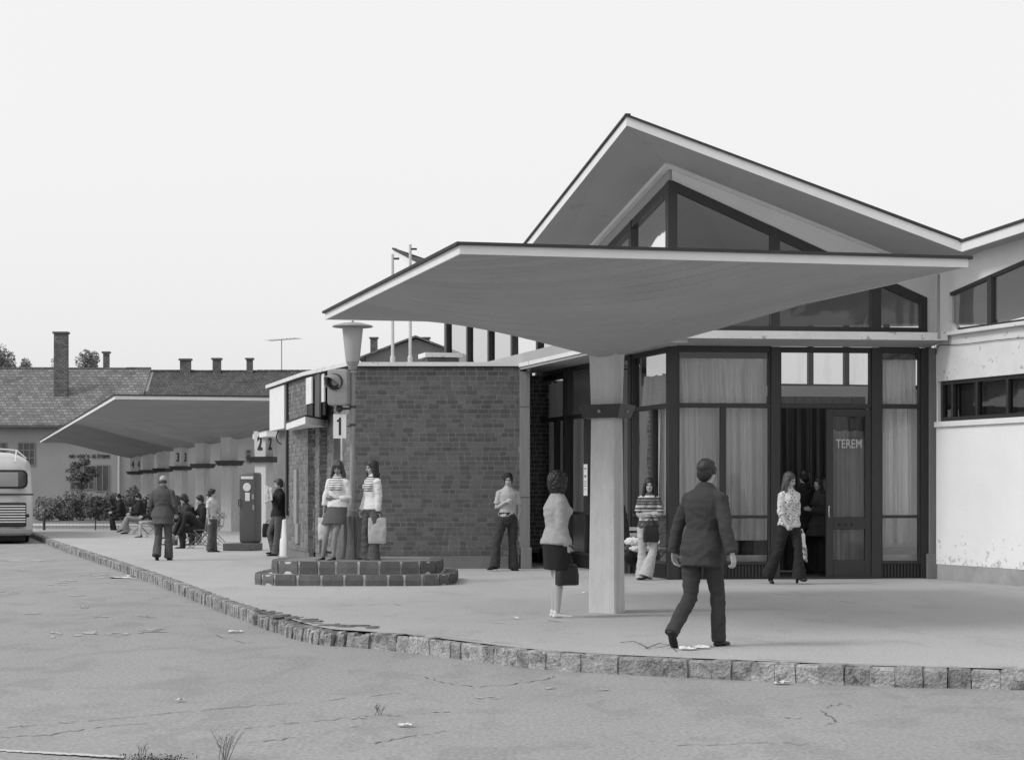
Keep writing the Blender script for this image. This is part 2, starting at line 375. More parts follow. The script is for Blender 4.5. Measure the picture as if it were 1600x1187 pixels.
# cracks and the outlines of covers
def crack(mb, pts, w, z, jit=.03, sub=6):
    rnd2 = random.Random(int(abs(pts[0][0]) * 7 + 1)); P = []
    pts = [gnd(a, b, z) for a, b in pts]
    for a, b in zip(pts, pts[1:]):
        for k in range(sub): P.append(a.lerp(b, k / sub) + Vector((rnd2.uniform(-jit, jit), rnd2.uniform(-jit, jit) * 4, 0)))
    P.append(pts[-1])
    for i in range(len(P) - 1):
        if rnd2.random() < .22: continue
        a, b = P[i], P[i + 1]; t = (b - a).normalized(); n = Vector((-t.y, t.x, 0)); wa = w * rnd2.uniform(.3, 1.3) / 2
        e = Z * .004
        mb.quad(a - n * wa + e, b - n * wa + e, b + n * wa + e, a + n * wa + e)
cr = MB()
for pts in ([(0, 1137), (60, 1132), (150, 1125), (230, 1117), (330, 1108), (400, 1104)], [(0, 1152), (80, 1147), (160, 1135), (230, 1129)],
            [(330, 1108), (410, 1101), (470, 1098), (600, 1085), (640, 1080)], [(380, 1138), (440, 1131), (520, 1124), (590, 1117), (632, 1119)], [(360, 1160), (420, 1158), (480, 1150), (560, 1134)],
            [(590, 1160), (640, 1150), (700, 1142)], [(665, 1057), (700, 1068), (740, 1073), (800, 1069), (855, 1061), (866, 1056)], [(1282, 1110), (1300, 1122), (1308, 1129), (1283, 1134)], [(1288, 1106), (1310, 1100), (1330, 1103)],
            [(335, 992), (380, 1004), (400, 1003)], [(1060, 1165), (1180, 1160), (1260, 1163)]):
    crack(cr, pts, .011, SW, .014)
tag(cr.build('road_cracks', M['dirt']), kind='structure')
pw_ = MB(); pe_ = MB(); rnd = random.Random(21)
M['worn'] = mat('worn_road_paint', .43, .9, .15, 3, .2, 60, stain=1, stain_scale=14, stain_v=.6, stain_edge=(.5, .56))
for px, py, w, d in ((60, 876, 55, 1), (175, 868, 18, 1), (100, 905, 20, 1), (150, 900, 26, 1.2), (215, 890, 14, 1), (190, 903, 30, 1), (245, 906, 30, 1), (90, 912, 16, 1), (285, 922, 14, .8), (130, 948, 12, 1), (15, 925, 20, 1), (90, 991, 12, 2.5), (135, 991, 28, 2), (185, 990, 20, 1), (215, 988, 9, 1), (260, 985, 40, 1), (60, 958, 24, .8), (160, 963, 18, .8), (230, 963, 22, .7),
                     (120, 930, 18, .8), (40, 890, 16, .8), (760, 1090, 18, .7), (690, 1112, 14, .7), (860, 1075, 16, .7), (940, 1078, 12, .7), (1240, 1121, 14, .7), (560, 1122, 12, .7)):
    for q in range(4):
        cx_, cy_ = px + rnd.uniform(-.8, .8) * w, py + rnd.uniform(-1, 1) * d * 2; n = 9; pts = []
        for k in range(n):
            a = 2 * math.pi * k / n; r_ = rnd.uniform(.5, 1.1); g_ = gnd(cx_ + math.cos(a) * w * .45 * r_, cy_ + math.sin(a) * d * .8 * r_, SW); pts.append(g_ + Z * (.0045 + .0006 * q))
        pw_.add(pts, [list(range(n))[::-1]])
for k in range(22):
    px = k * 9 + rnd.uniform(-4, 4); n = 8; pts = []
    for j in range(n): a = -2 * math.pi * j / n; g_ = gnd(px + math.cos(a) * 14 * rnd.uniform(.6, 1), 1172 + k * .6 + math.sin(a) * 2.2 * rnd.uniform(.4, 1), SW); pts.append(g_ + Z * (.0045 + .0004 * k))
    pe_.add(pts, [list(range(n))])
tag(pw_.build('worn_road_marks', M['worn']), kind='structure'); tag(pe_.build('pale_road_edge', M['path']), kind='structure')
cp = MB()
for pts in ([(534, 946), (580, 945), (615, 943), (625, 946)], [(745, 971), (790, 968), (832, 966), (880, 972)], [(745, 971), (800, 975), (880, 972)], [(1297, 937), (1340, 943), (1378, 948)], [(1000, 1005), (1012, 1014), (1045, 1008), (1058, 1018)],
            [(606, 988), (650, 991), (740, 1000), (830, 1008)], [(1180, 1029), (1290, 1036), (1480, 1041), (1590, 1042)], [(434, 947), (465, 948)]):
    crack(cp, pts, .014, 0, .006)
tag(cp.build('pavement_cracks', M['dirt']), kind='structure')
# distant verge
MB().add([(-70, 79, SW + .17), (-15.2, 79, SW + .17), (-15.2, 150, SW + .17), (-70, 150, SW + .17)], [[0, 1, 2, 3]]).build('verge', M['lawn'])
tag(bpy.data.objects['verge'], kind='structure')
MB().add([(-70, 83, .016), (-14, 83, .016), (-14, 88, .016), (-70, 88, .016)], [[0, 1, 2, 3]]).build('gravel_path', M['path'])
tag(bpy.data.objects['gravel_path'], kind='structure')
# ------------------------------------------------------------------ mushroom canopies
def canopy(root, P0, eu, ev, zc, z0, cols, pw=1.08, nx=28, ny=None, th=.075, roofing=.03, pe=1.0):
    """P0 nearest corner, eu / ev full edge vectors; cols = fractions along ev where a column stands (shell dips there)"""
    cols = sorted(cols); ext = [-cols[0] * 1.0] + []
    def zu(a, b):                                 # a,b in 0..1 -> underside height
        x = abs(a * 2 - 1)
        # b distance to nearest column, normalised to the bay half
        prev = [c for c in cols if c <= b]; nxt = [c for c in cols if c > b]
        if not prev: y = (cols[0] - b) / cols[0]
        elif not nxt: y = (b - cols[-1]) / (1 - cols[-1])
        else:
            h = (nxt[0] - prev[-1]) / 2; y = min(b - prev[-1], nxt[0] - b) / h
        x = min(max(x, 0), 1) ** pw; y = min(max(y, 0), 1) ** pw
        return z0 + (zc - th - z0) * (1 - (1 - x) * (1 - y)) ** pe
    na = nx; bs = set([0, 1]);
    nb = ny or 28
    bl = [k / nb for k in range(nb + 1)]
    for c in cols: bl.append(c)
    bl = sorted(set(round(b, 5) for b in bl)); al = sorted(set([k / na for k in range(na + 1)] + [.5]))
    vs_ = []; fs = []; A_, B_ = len(al), len(bl)
    for b in bl:
        for a in al: p = P0 + eu * a + ev * b; vs_.append(Vector((p.x, p.y, zu(a, b))))
    for j in range(B_ - 1):
        for i in range(A_ - 1): fs.append([j * A_ + i, (j + 1) * A_ + i, (j + 1) * A_ + i + 1, j * A_ + i + 1])
    n = len(vs_)
    for b in bl:
        for a in al: p = P0 + eu * a + ev * b; vs_.append(Vector((p.x, p.y, min(zc - .004, zu(a, b) + .16) if 0 < a < 1 and 0 < b < 1 else zc - .004)))
    fs += [[q + n for q in f][::-1] for f in fs]
    m = MB().add(vs_, fs); sh = m.build('roof_shell', M['shell'], root, smooth=True)
    un = eu.normalized(); vn = ev.normalized()
    c4 = [P0, P0 + eu, P0 + eu + ev, P0 + ev]; zf0 = zc - th
    fa = MB(); rf = MB()
    for i in range(4):
        a, b = c4[i].copy(), c4[(i + 1) % 4].copy(); d = (b - a).normalized(); nn = Vector((d.y, -d.x, 0))
        L = (b - a).length; K_ = max(2, int(L / .5))
        a.z = b.z = (zf0 + zc) / 2 - .004
        fa.box((a + b) / 2 + nn * .006, d, nn, Z, L / 2 + .012, .01, th / 2 + .006)
        a.z = b.z = zc + roofing / 2
        rf.box((a + b) / 2 + nn * .02, d, nn, Z, L / 2 + .05, .03, roofing / 2)
    rf.prism([c4[0], c4[1], c4[2], c4[3]], zc + .0005, zc + roofing - .004)
    fa.build('fascia', M['white'], root); rf.build('roofing_edge', M['roofing'], root)
def rhomb(c, w, d, z, ux=U, vy=V):
    c = Vector((c[0], c[1], z))
    return [c - vy * d, c + ux * w, c + vy * d, c - ux * w]
def column(root, c, w, z_top, neck_z, base_s=1.0, neck_s=.86, top_s=.96):
    d = w * 1.53
    def ring(z, s):
        r = rhomb(c, w * s, d * s, z); out = []
        for i in range(4):                        # slightly chamfered arrises
            a, b = r[i], r[(i + 1) % 4]; e = .018 / (b - a).length
            out += [a.lerp(b, e), b.lerp(a, e)]
        return out
    rs = [ring(-.01, base_s), ring(neck_z, neck_s), ring(z_top * .99, top_s), ring(z_top + .12, top_s * 1.05)]
    return MB().rings(rs).build('column', M['conc'], root)
def tray(root, c, w, z0, z1, s0, s1, screws=True):
    d = w * 1.53
    t = MB().rings([rhomb(c, w * s0, d * s0, z0), rhomb(c, w * s1, d * s1, z1)]).build('light_tray', M['dmetal'], root)
    if screws:
        a, b = rhomb(c, w * (s0 + s1) / 2, d * (s0 + s1) / 2, (z0 + z1) / 2)[0:2]; e = rhomb(c, w * (s0 + s1) / 2, d * (s0 + s1) / 2, (z0 + z1) / 2)[3]
        for p, q in ((a, b), (e, a)):
            dd = (q - p).normalized(); nn = Vector((dd.y, -dd.x, 0))
            MB().lathe((p + q) / 2, [(.022, 0), (.02, .018), (.004, .03)], 10, nn).build('screw', M['metal'], t)
    return t

C1A = Vector((-.4917, 20.283, 0)); C1B = Vector((4.6284, 21.512, 0)); C1C = Vector((-2.4702, 28.109, 0))
can = empty('mushroom_canopy', (1.079, 24.81, 0), 0, 'wide pale concrete canopy on one tapering column in front of the glazed hall', 'canopy', 'concrete canopies of the bus station')
canopy(can, C1A, C1B - C1A, C1C - C1A, 3.79, 2.985, [.5], 1.1)
colc = (1.12, 24.95)
column(can, colc, .228, 3.0, 2.35)
tray(can, colc, .228, 2.285, 2.44, 1.28, 1.58)

pc = empty('platform_canopy', (-14, 90, 0), 0, 'long concrete canopy over the numbered platforms and the waiting people', 'canopy', 'concrete canopies of the bus station')
P2 = at(180, 617, 49.5); P2.z = 0; P2c = at(63, 688, 25.6); P2c.z = 0
EV2 = P2c - P2; EU2 = U * 9.0
row = [(-7.6 - .2527 * (8.8 * k), 64.7 + 8.8 * k) for k in range(7)]
cols = []
for (x, y) in row[1:]:
    d = Vector((x, y, 0)) - P2; cols.append(d.dot(EV2.normalized()) / EV2.length)
canopy(pc, P2, EU2, EV2, 4.40, 3.16, cols, 1.15, nx=20, ny=90, th=.10, roofing=.045, pe=1.0)
for i, (x, y) in enumerate(row[1:]):
    column(pc, (x, y), .33, 3.2, 2.4, 1, .86, .98)
    tray(pc, (x, y), .33, 2.27, 2.44, 1.3, 1.62, False)
    if i in (2, 5):
        w, d = .33 * .93, .33 * 1.53 * .93
        a, b, c_, e = rhomb((x, y), w, d, 2.80)
        for p, q in ((e, a), (a, b)):
            dd = (q - p).normalized(); nn = Vector((dd.y, -dd.x, 0))
            text('platform_number', '3' if i == 2 else '4', .52, (p + q) / 2 + nn * .02, dd, Z, M['ink'], pc, .004, .012, .8)
# small flat shelter over platform 2
sc_ = empty('platform_shelter', (row[0][0], row[0][1], 0), 0, 'small white edged slab roof on a pier marked twice with a black 2', 'canopy', 'concrete canopies of the bus station')
w0 = .31
column(sc_, row[0], w0, 3.1, 2.4, 1, .92, 1.0)
tray(sc_, row[0], w0, 2.27, 2.44, 1.45, 1.85, False)
a, b, c_, e = rhomb(row[0], w0 * .98, w0 * 1.53 * .98, 2.83)
for p, q in ((e, a), (a, b)):
    dd = (q - p).normalized(); nn = Vector((dd.y, -dd.x, 0))
    text('platform_number', '2', .56, (p + q) / 2 + nn * .015, dd, Z, M['ink'], sc_, .004, .016, .8)
q0 = at(392, 674, 53); q0.z = 0
qa = at(405, 674, 52); 
spoly = [Vector((-7.28, 62.6, 0)), Vector((-3.5, 63.5, 0)), Vector((-3.5, 68, 0)), Vector((-8.14, 66.3, 0))]
MB().prism(spoly, 3.02, 3.20).build('slab', M['white'], sc_)
MB().prism([p + (p - Vector((-6, 65, 0))).normalized() * .06 for p in spoly], 3.203, 3.24).build('roofing_edge', M['roofing'], sc_)

# ------------------------------------------------------------------ brick building
M['brick_lit'] = mat('lit_side_clinker_brick', .17, .75, .15, 6, .14, 50, .4, .004, island=.3)  # lit copy of the brick: side light on these walls put into the colour
M['enamel0'] = mat('dark_board', .06, .7, .2, 4, .1, 40)
bb = empty('brick_building', (-1.5, 40, 0), 0, 'low dark brick building with white coping, its blank wall behind the lamp post', 'building')
def bricks(name, p, d, nrm, length, z0, z1, parent, pitch=.0868, seed=1, holes=(), bm_=None):
    r = random.Random(seed); b_ = MB(); rows = int(round((z1 - z0) / pitch)); pitch = (z1 - z0) / rows; j = .0165; dep = .05
    for k in range(rows):
        z = z0 + k * pitch; x = -r.uniform(0, .12)
        while x < length - .01:
            w = r.choice([.2, .2, .13, .2, .115]) ; a = max(0, x); e = min(length, x + w - j)
            if e - a > .03:
                zc_ = z + pitch / 2; xm = (a + e) / 2
                if not any(h[0] < xm < h[1] and h[2] < zc_ < h[3] for h in holes):
                    out = r.uniform(-.002, .003)
                    b_.box(p + d * ((a + e) / 2) + nrm * (out - dep / 2) + Z * zc_, d, nrm, Z, (e - a) / 2, dep / 2, (pitch - j) / 2)
            x += w
    o = b_.build(name, bm_ or M['brick'], parent)
    MB().box(p + d * (length / 2) - nrm * (.012 + .05) + Z * ((z0 + z1) / 2), d, nrm, Z, length / 2 - .001, .05, (z1 - z0) / 2).build('mortar_bed', M['bmortar'], o)
    return o
FN = Vector((0, -1, 0)); YV = Vector((0, 1, 0))
TOP = 3.69
pA = Vector((-2.95, 38.6, 0))
bricks('brick_wall', pA, X1, FN, 3.10, .245, TOP, bb, seed=2)
def onray(px, x0, y0):                            # point on the line through (x0,y0) along V seen at px
    k = (px - CX) / F; r = V.x / V.y
    y = (x0 - r * y0) / (k - r); return Vector((k * y, y, 0))
c3b = onray(510, -2.95, 38.6); c2a = Vector((((499 - 800) / F) * c3b.y, c3b.y + .0, 0)); c2b = onray(491.5, c2a.x, c2a.y)
c1a = Vector((((481 - 800) / F) * c2b.y, c2b.y, 0)); c1b = onray(449, c1a.x, c1a.y)
UN = -U
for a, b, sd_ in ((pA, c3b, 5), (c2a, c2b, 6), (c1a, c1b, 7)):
    bricks('brick_wall', b, (a - b).normalized(), UN, (a - b).length, .2 if sd_ != 5 else .245, TOP, bb, seed=sd_, bm_=M['brick_lit'])
for a, b, sd_ in ((c2a, c3b, 8), (c1a, c2b, 9)):
    bricks('brick_wall', a, (b - a).normalized(), Vector(((b - a).y, -(b - a).x, 0)).normalized(), (b - a).length - .005, .2, 3.05, bb, seed=sd_)
# return wall to the hall
rw0 = Vector((.33, 41.66, 0))
bricks('brick_wall', rw0, X1, FN, .4, .2, TOP, bb, seed=11)
MB().abox(.26, 38.66, 0, .328, 41.6, TOP).build('side_wall', M['whitewall'], bb)  # unseen face coloured white to bounce light onto the side curtains
# plinth, inside mass, coping
body = [Vector((-2.9, 38.75, 0)), Vector((.2, 38.75, 0)), Vector((.2, 41.6, 0)), Vector((-.1, 47.5, 0)), c1b + U * .15 + V * 2.6, c1b + U * .15, c1a + U * .15, c2b + U * .12, c2a + U * .12, c3b + U * .12]
MB().prism([p for p in body], .0, TOP - .02).build('core', M['plinth'], bb)
pl = MB()
pl.box(pA + X1 * 1.55 + YV * .06 + Z * .12, X1, YV, Z, 1.53, .05, .12)
for a, b in ((pA, c3b), (c2a, c2b), (c1a, c1b)):
    d = (b - a).normalized(); pl.box((a + b) / 2 + U * .07 + Z * .1, d, U, Z, (b - a).length / 2, .05, .1)
pl.build('plinth', M['plinth'], bb)
cpn = [pA + UN * .07 + FN * .07, Vector((.36, 38.53, 0)), Vector((.36, 41.7, 0)), Vector((.0, 48, 0)), c1b + V * 2.7 + UN * .1, c1b + UN * .1 - V * .0, c1a + UN * .1, pA + UN * .07 + V * 2]
cpn = [cpn[0], cpn[1], cpn[2], cpn[3], cpn[4], cpn[6]]
MB().prism(cpn, TOP + .004, TOP + .078).build('coping', M['peel'], bb)
ctr = Vector((-2, 43, 0))
MB().prism([p + (ctr - p).normalized() * .05 for p in cpn], TOP - .018, TOP + .003).build('shadow_gap', M['roofing'], bb)
MB().abox(.33 - .19, 38.54, .38, .33, 38.68, 3.60).build('concrete_post', M['conc2'], bb, bevel=.008)
MB().abox(.33 - .17, 38.5, 0, .36, 38.7, .385).build('post_base', M['conc2'], bb, bevel=.008)
for z in (1.3, 2.95): MB().abox(.135, 38.535, z, .335, 38.69, z + .012).build('post_joint', M['dirt'], bb)
vt = MB(); c0 = at(688, 556, 76); vt.box(c0, U, V, Z, .39, .35, .045); vv = vt.build('roof_vent', M['peel'], bb)
MB().box(c0 - Z * .16, U, V, Z, .33, .28, .10).build('vent_neck', M['dirt'], vv)
# upper white panels with dark slots, slab over the doors, small fittings on the platform side
def facepanel(name, pxa, pxb, z0, z1, base, m, off, depth=.02):
    a = onray(pxa, base.x, base.y); b = onray(pxb, base.x, base.y); d = (b - a).normalized()
    return MB().box((a + b) / 2 + UN * off + Z * ((z0 + z1) / 2), d, UN, Z, (b - a).length / 2, depth / 2, (z1 - z0) / 2).build(name, m, bb)
facepanel('panel', 501, 511, 3.12, 3.66, c2a + UN * .0, M['white'], .05, .03)
facepanel('panel', 483, 491.8, 3.12, 3.64, c1a + U * .02, M['white'], .05, .03)
facepanel('slot', 501, 511, 2.87, 3.12, c2a, M['ink'], .03, .03)
facepanel('slot', 483, 491.8, 2.87, 3.11, c1a + U * .02, M['ink'], .03, .03)
facepanel('wall_fill', 491.8, 501, 2.8, 3.68, c1a + U * .05, M['brick'], .01, .04)
facepanel('wall_fill', 481, 483, 2.8, 3.68, c1a, M['brick'], .01, .03)
sA = onray(477, c1a.x - .25, c1a.y); sB = onray(447, c1a.x - .2, c1a.y)
sl_poly = [onray(447, c1a.x - .25, c1a.y), onray(477, c1a.x - .45, c1a.y - .2), c3b + UN * .02 - V * .1, c3b + U * .3, c1b + U * .2]
MB().prism(sl_poly, 2.66, 2.79).build('door_slab', M['white'], bb)
MB().prism([p + (p - (c1a + U * .3)).normalized() * .03 for p in sl_poly], 2.794, 2.825).build('slab_roofing', M['roofing'], bb)
facepanel('meter_box', 462, 466.5, .75, 1.85, c1a, M['metal'], .02, .05)
facepanel('meter_box', 464, 468.5, .35, .75, c1a, M['metal'], .02, .05)
facepanel('notice_board', 524, 534, .6, 2.45, pA, M['enamel0'], .012, .03)
facepanel('strip', 534.5, 536.5, .6, 2.45, pA, M['lmetal'], .014, .03)
facepanel('conduit', 449.5, 451, .9, 3.7, c1a, M['dmetal'], .03, .04)
# white overhead box and its round post behind the brick corner
wb = MB(); w1 = c1b + V * .15; w2 = c1b + V * 2.4
wb.box((w1 + w2) / 2 + U * .5 + Z * 3.2, V, U, Z, (w2 - w1).length / 2, .55, .46); wb.build('white_fascia_box', M['white'], bb)
q = at(446, 700, 72); MB().lathe((q.x, q.y, 0), [(.13, 0), (.12, .36), (.09, .40), (.07, .78), (.03, .80)], 20).build('round_post', M['whitewall'], bb, smooth=True)
# loose cable hanging off the coping
cb = [at(449, 600, 71), at(446, 612, 71), at(443, 640, 71), at(439, 662, 71), at(433, 678, 71), at(432, 684, 71), at(435, 691, 71), at(440, 693, 71), at(446, 690, 71)]
tag(MB().tube(catmull(cb, 5), .014, 6).build('hanging_cable', M['rubber'], None, smooth=True), 'loose black cable hanging in a hook from the corner of the brick building', 'cable')

# ------------------------------------------------------------------ flag poles on the roof
for px, yt, s_, lab in ((613.5, 397, 80, 'shorter left pale flag pole rising from the brick building roof'), (641, 382, 80, 'taller right pale flag pole rising from the brick building roof')):
    b0 = at(px, 566, s_); t0 = at(px, yt, s_)
    r = empty('flag_pole', b0, 0, lab, 'flag pole', 'flag poles on the roof')
    MB().tube([b0 - Z * .25, t0], [.034, .028], 10).build('pole', M['lmetal'], r, smooth=True)
    MB().box(t0 - Z * .09 + X1 * .06, X1, YV, Z, .07, .02, .018).build('pulley', M['dmetal'], r)
    MB().lathe(b0 - Z * .2, [(.05, 0), (.05, .3), (.035, .33)], 12).build('socket', M['lmetal'], r)

# ------------------------------------------------------------------ the hall
M['curtain3'] = mat('dim_curtain', .26, .9, .15, 2, .02, 40, 0, .002, stretch=(3, 3, .2))
hall = empty('station_hall', (2.57, 33.95, 0), 0, 'glazed station hall with white edged folded gable roof and dark window frames', 'building')
K = Vector((2.57, 33.95, 0)); I = Vector((6.98, 34.50, 0))
FD = (I - K).normalized(); FNn = Vector((FD.y, -FD.x, 0))        # front direction and outward normal
def onfront(px):
    k = (px - CX) / F; t = (k * K.y - K.x) / (FD.x - k * FD.y); return t
LD = V; LN = -U
def frame_bars(name, P, D, Nn, rects, parent, m=None, depth=.10):
    mb = MB()
    for i, (a, b, z0, z1) in enumerate(rects):
        dd = depth + (.004 if (b - a) < (z1 - z0) else 0)
        mb.box(P + D * ((a + b) / 2) + Z * ((z0 + z1) / 2), D, Nn, Z, (b - a) / 2, dd / 2, (z1 - z0) / 2)
    return mb.build(name, m or M['frame'], parent, bevel=.004)
def pane(P, D, poly, parent, off=Vector((0, 0, 0))):
    pts = [P + D * a + Z * z + off for a, z in poly]
    return MB().add(pts, [list(range(len(pts)))]).build('pane', M['glass'], parent)
def curtain(a, P, D, Nn, w, z0, z1, back, seed, label, m=None, folds=9, amp=.075, ztop_scallop=.03, hem=None):
    r = random.Random(seed); n = int(w / .012); mz = 14; vs_ = []; fs = []
    ph = [r.uniform(0, 6.28) for _ in range(5)]; fr = [folds * r.uniform(.8, 1.2) for _ in range(3)]
    for k in range(mz + 1):
        t = k / mz
        for i in range(n + 1):
            x = i / n
            dd = amp * (.5 + .5 * (1 - t)) * (math.sin(x * fr[0] * 6.28 + ph[0] + .5 * math.sin(t * 2 + ph[4])) + .55 * math.sin(x * fr[1] * 12.2 + ph[1] + t) + .3 * math.sin(x * fr[2] * 27 + ph[2] + t * 1.5))
            zz = z0 + (z1 - z0) * t
            if k == mz: zz -= ztop_scallop * abs(math.sin(x * folds * 2.6 + ph[3])) 
            if k == 0 and hem: zz += hem * x
            vs_.append(P + D * (a + x * w) - Nn * (back + dd) + Z * zz)
    for k in range(mz):
        for i in range(n): q = k * (n + 1) + i; fs.append([q, q + 1, q + n + 2, q + n + 1])
    o = MB().add(vs_, fs).build('curtain', m or M['curtain'], None, smooth=True)
    return tag(o, label, 'curtain', 'curtains behind the hall windows')
t0, t1, t2, t3, t4, t5, t6, t7 = [onfront(p) for p in (1043, 1058, 1203, 1217, 1360, 1375, 1437, 1450)]
zT0, zT1, zM0, zM1, zR0, zR1, zS0, zS1 = 3.66, 3.75, 2.76, 2.835, .98, 1.03, .235, .285
sub0, sub1 = onfront(1125), onfront(1133.5)
# corner post, intermediate posts
posts = MB()
for a, b in ((t0, t1), (t2, t3), (t4, t5), (t6, t7)):
    posts.box(K + FD * ((a + b) / 2) + Z * 1.875, FD, FNn, Z, (b - a) / 2, .085, 1.875)
posts.build('window_posts', M['frame'], hall, bevel=.006)
def lower_window(P, D, Nn, a, b, sub, parent, zs=0.0, door=False, rail=True):
    rects = [(a, b, zT0, zT1), (a, b, zM0, zM1)]
    if not door:
        rects += [(a, b, zS0, zS1)]
        rects += [(a, a + .03, zS0, zT1 - .002), (b - .03, b, zS0, zT1 - .002)]
        if rail: rects += [(a, b, zR0, zR1)]
        if sub: rects += [(sub[0], sub[1], zS1, zR0), (sub[0], sub[1], zR1, zM0)]
    if door: rects += [(a, a + .03, zM1 - .01, zT1 - .002), (b - .03, b, zM1 - .01, zT1 - .002)]
    w = frame_bars('window_frame', P, D, Nn, rects, parent)
    th = .018
    pane(P, D, [(a, zM1), (b, zM1), (b, zT0), (a, zT0)], w)
    if not door:
        if sub:
            for x0, x1 in ((a, sub[0]), (sub[1], b)):
                pane(P, D, [(x0, zR1), (x1, zR1), (x1, zM0), (x0, zM0)], w); pane(P, D, [(x0, zS1), (x1, zS1), (x1, zR0), (x0, zR0)], w)
        else: pane(P, D, [(a, zR1), (b, zR1), (b, zM0), (a, zM0)], w); pane(P, D, [(a, zS1), (b, zS1), (b, zR0), (a, zR0)], w)
        rb = MB(); x = a
        rb.box(P + D * ((a + b) / 2) + Z * .1175 - Nn * .01, D, Nn, Z, (b - a) / 2, .02, .1175)
        while x < b - .03: rb.box(P + D * (x + .02) + Z * .125 + Nn * .02, D, Nn, Z, .013, .02, .11); x += .055
        rb.build('ribbed_panel', M['frame'], w)
        MB().box(P + D * ((a + b) / 2) - Nn * .22 + Z * .31, D, Nn, Z, (b - a) / 2, .012, .07).build('inner_sill_board', M['white'], w)
    return w
lower_window(K, FD, FNn, t1, t2, (sub0, sub1), hall)
lower_window(K, FD, FNn, t3, t4, None, hall, door=True)
lower_window(K, FD, FNn, t5, t6, None, hall)
curtain(t1, K, FD, FNn, t2 - t1, zM1 - .03, 3.60, .22, 1, 'pale gathered curtain in the upper pane left of the doorway', folds=5)
curtain(t1, K, FD, FNn, t2 - t1 + .02, 0.62, zM1, .24, 2, 'long pale curtain behind the window the suited man walks past', folds=6)
curtain(t5, K, FD, FNn, t6 - t5, zM1, 3.60, .22, 3, 'short pale curtain in the top pane beside the concrete column', folds=3)
curtain(t5, K, FD, FNn, t6 - t5 - .06, .55, zM1, .22, 4, 'pale curtain in the narrow window right of the door lettered in white', folds=3)
# door leaf with lettering, slightly ajar
dl = MB(); ra, rb_ = onfront(1290), onfront(1360)
door = None
def door_leaf():
    P = K + FNn * .02; m = MB()
    w = rb_ - ra; x0, x1 = ra, rb_; za, zb = .02, zM0 - .01
    g0, g1 = x0 + .115, x1 - .10
    for a, b, z0, z1 in ((x0, g0, za, zb), (g1, x1, za, zb), (g0, g1, 2.63, zb), (g0, g1, .80, 1.0), (g0, g1, za, .30)):
        m.box(P + FD * ((a + b) / 2) + Z * ((z0 + z1) / 2), FD, FNn, Z, (b - a) / 2, .03 + (.003 if b - a < .2 else 0), (z1 - z0) / 2)
    d = m.build('door', M['frame'], hall, bevel=.004)
    pane(P, FD, [(g0, 1.0), (g1, 1.0), (g1, 2.63), (g0, 2.63)], d); pane(P, FD, [(g0, .3), (g1, .3), (g1, .8), (g0, .8)], d)
    text('lettering', 'TEREM', .20, P + FD * ((g0 + g1) / 2) + Z * 2.18 + FNn * .012, FD, Z, M['lettering'], d, .002, .004, .74)
    MB().tube([P + FD * (x0 + .045) + FNn * .04 + Z * 1.0, P + FD * (x0 + .03) + FNn * .07 + Z * 1.06, P + FD * (x0 + .03) + FNn * .07 + Z * 1.14, P + FD * (x0 + .045) + FNn * .04 + Z * 1.18], .009, 8).build('handle', M['lmetal'], d, smooth=True)
    for k in range(3): MB().lathe(P + FD * (g0 + .10 + .105 * k) + FNn * .03 + Z * .88, [(.022, 0), (.02, .01)], 14, FNn).build('stud', M['black'], d)
door_leaf()
MB().box(K + FD * ((t3 + t4) / 2) + Z * .012 + FNn * .02, FD, FNn, Z, (t4 - t3) / 2, .12, .018).build('threshold', M['dmetal'], hall)
gt = MB(); 
for k in range(14): gt.box(K + FD * ((t3 + t4) / 2) - FNn * (.2 + k * .12) + Z * .03, FD, FNn, Z, (t4 - t3) / 2, .03, .012)
gt.build('floor_grating', M['dmetal'], hall)
# left glazed side, four bays of two metres
for k in range(4):
    a, b = 2.0 * k * 1.02, 2.0 * (k + 1) * 1.02
    a += .12 if k == 0 else .07; b -= .07
    sm = (a + b) / 2 - .25 if k else (a + b) / 2 - .15
    lower_window(K, LD, LN, a, b, (sm - .05, sm + .05), hall)
    MB().box(K + LD * (b + .07) + Z * 1.875, LD, LN, Z, .07, .085, 1.875).build('window_post', M['frame'], hall, bevel=.005)
    names = ['nearest the corner post', 'behind the tapering column', 'behind the woman in the pale cardigan', 'next to the brick return wall']
    curtain(a, K, LD, LN, (b - a), zM1, 3.36 if k == 0 else 3.55, .15, 10 + k, 'short gathered curtain in the side glazing, ' + names[k], folds=5, amp=.05)
    curtain(a, K, LD, LN, (b - a) * .97, .62, zM1, .15, 20 + k, 'long curtain in the side glazing, ' + names[k], folds=6, amp=.05)
# notice pasted in the side window
q = K + LD * 4.0 + LN * .12
pn = at(919, 752, 87); tpos = K + LD * 2.55
nt_ = empty('paper_notice', K + LD * 3.3 + LN * .1 + Z * 1.3, 0, 'tall white printed notice on the dark window frame left of the column', 'notice')
npx = onray(924, K.x, K.y); nz0, nz1 = HC + (764 - 774) / (F / npx.y), HC + (764 - 725) / (F / npx.y)
MB().box(npx + LN * .11 + Z * ((nz0 + nz1) / 2), LD, LN, Z, .12, .003, (nz1 - nz0) / 2).build('sheet', M['paper'], nt_)
for k, (zf, h) in enumerate(((.86, .02), (.62, .035), (.45, .012), (.38, .012), (.31, .012), (.2, .01))):
    MB().box(npx + LN * .115 + Z * (nz0 + (nz1 - nz0) * zf), LD, LN, Z, .08 - .02 * (k % 2), .0015, h / 2).build('print', M['dirt'], nt_)

# ledge (slab) around the hall
lg = MB()
e0, e1 = .95, 1.18
zt = 3.94
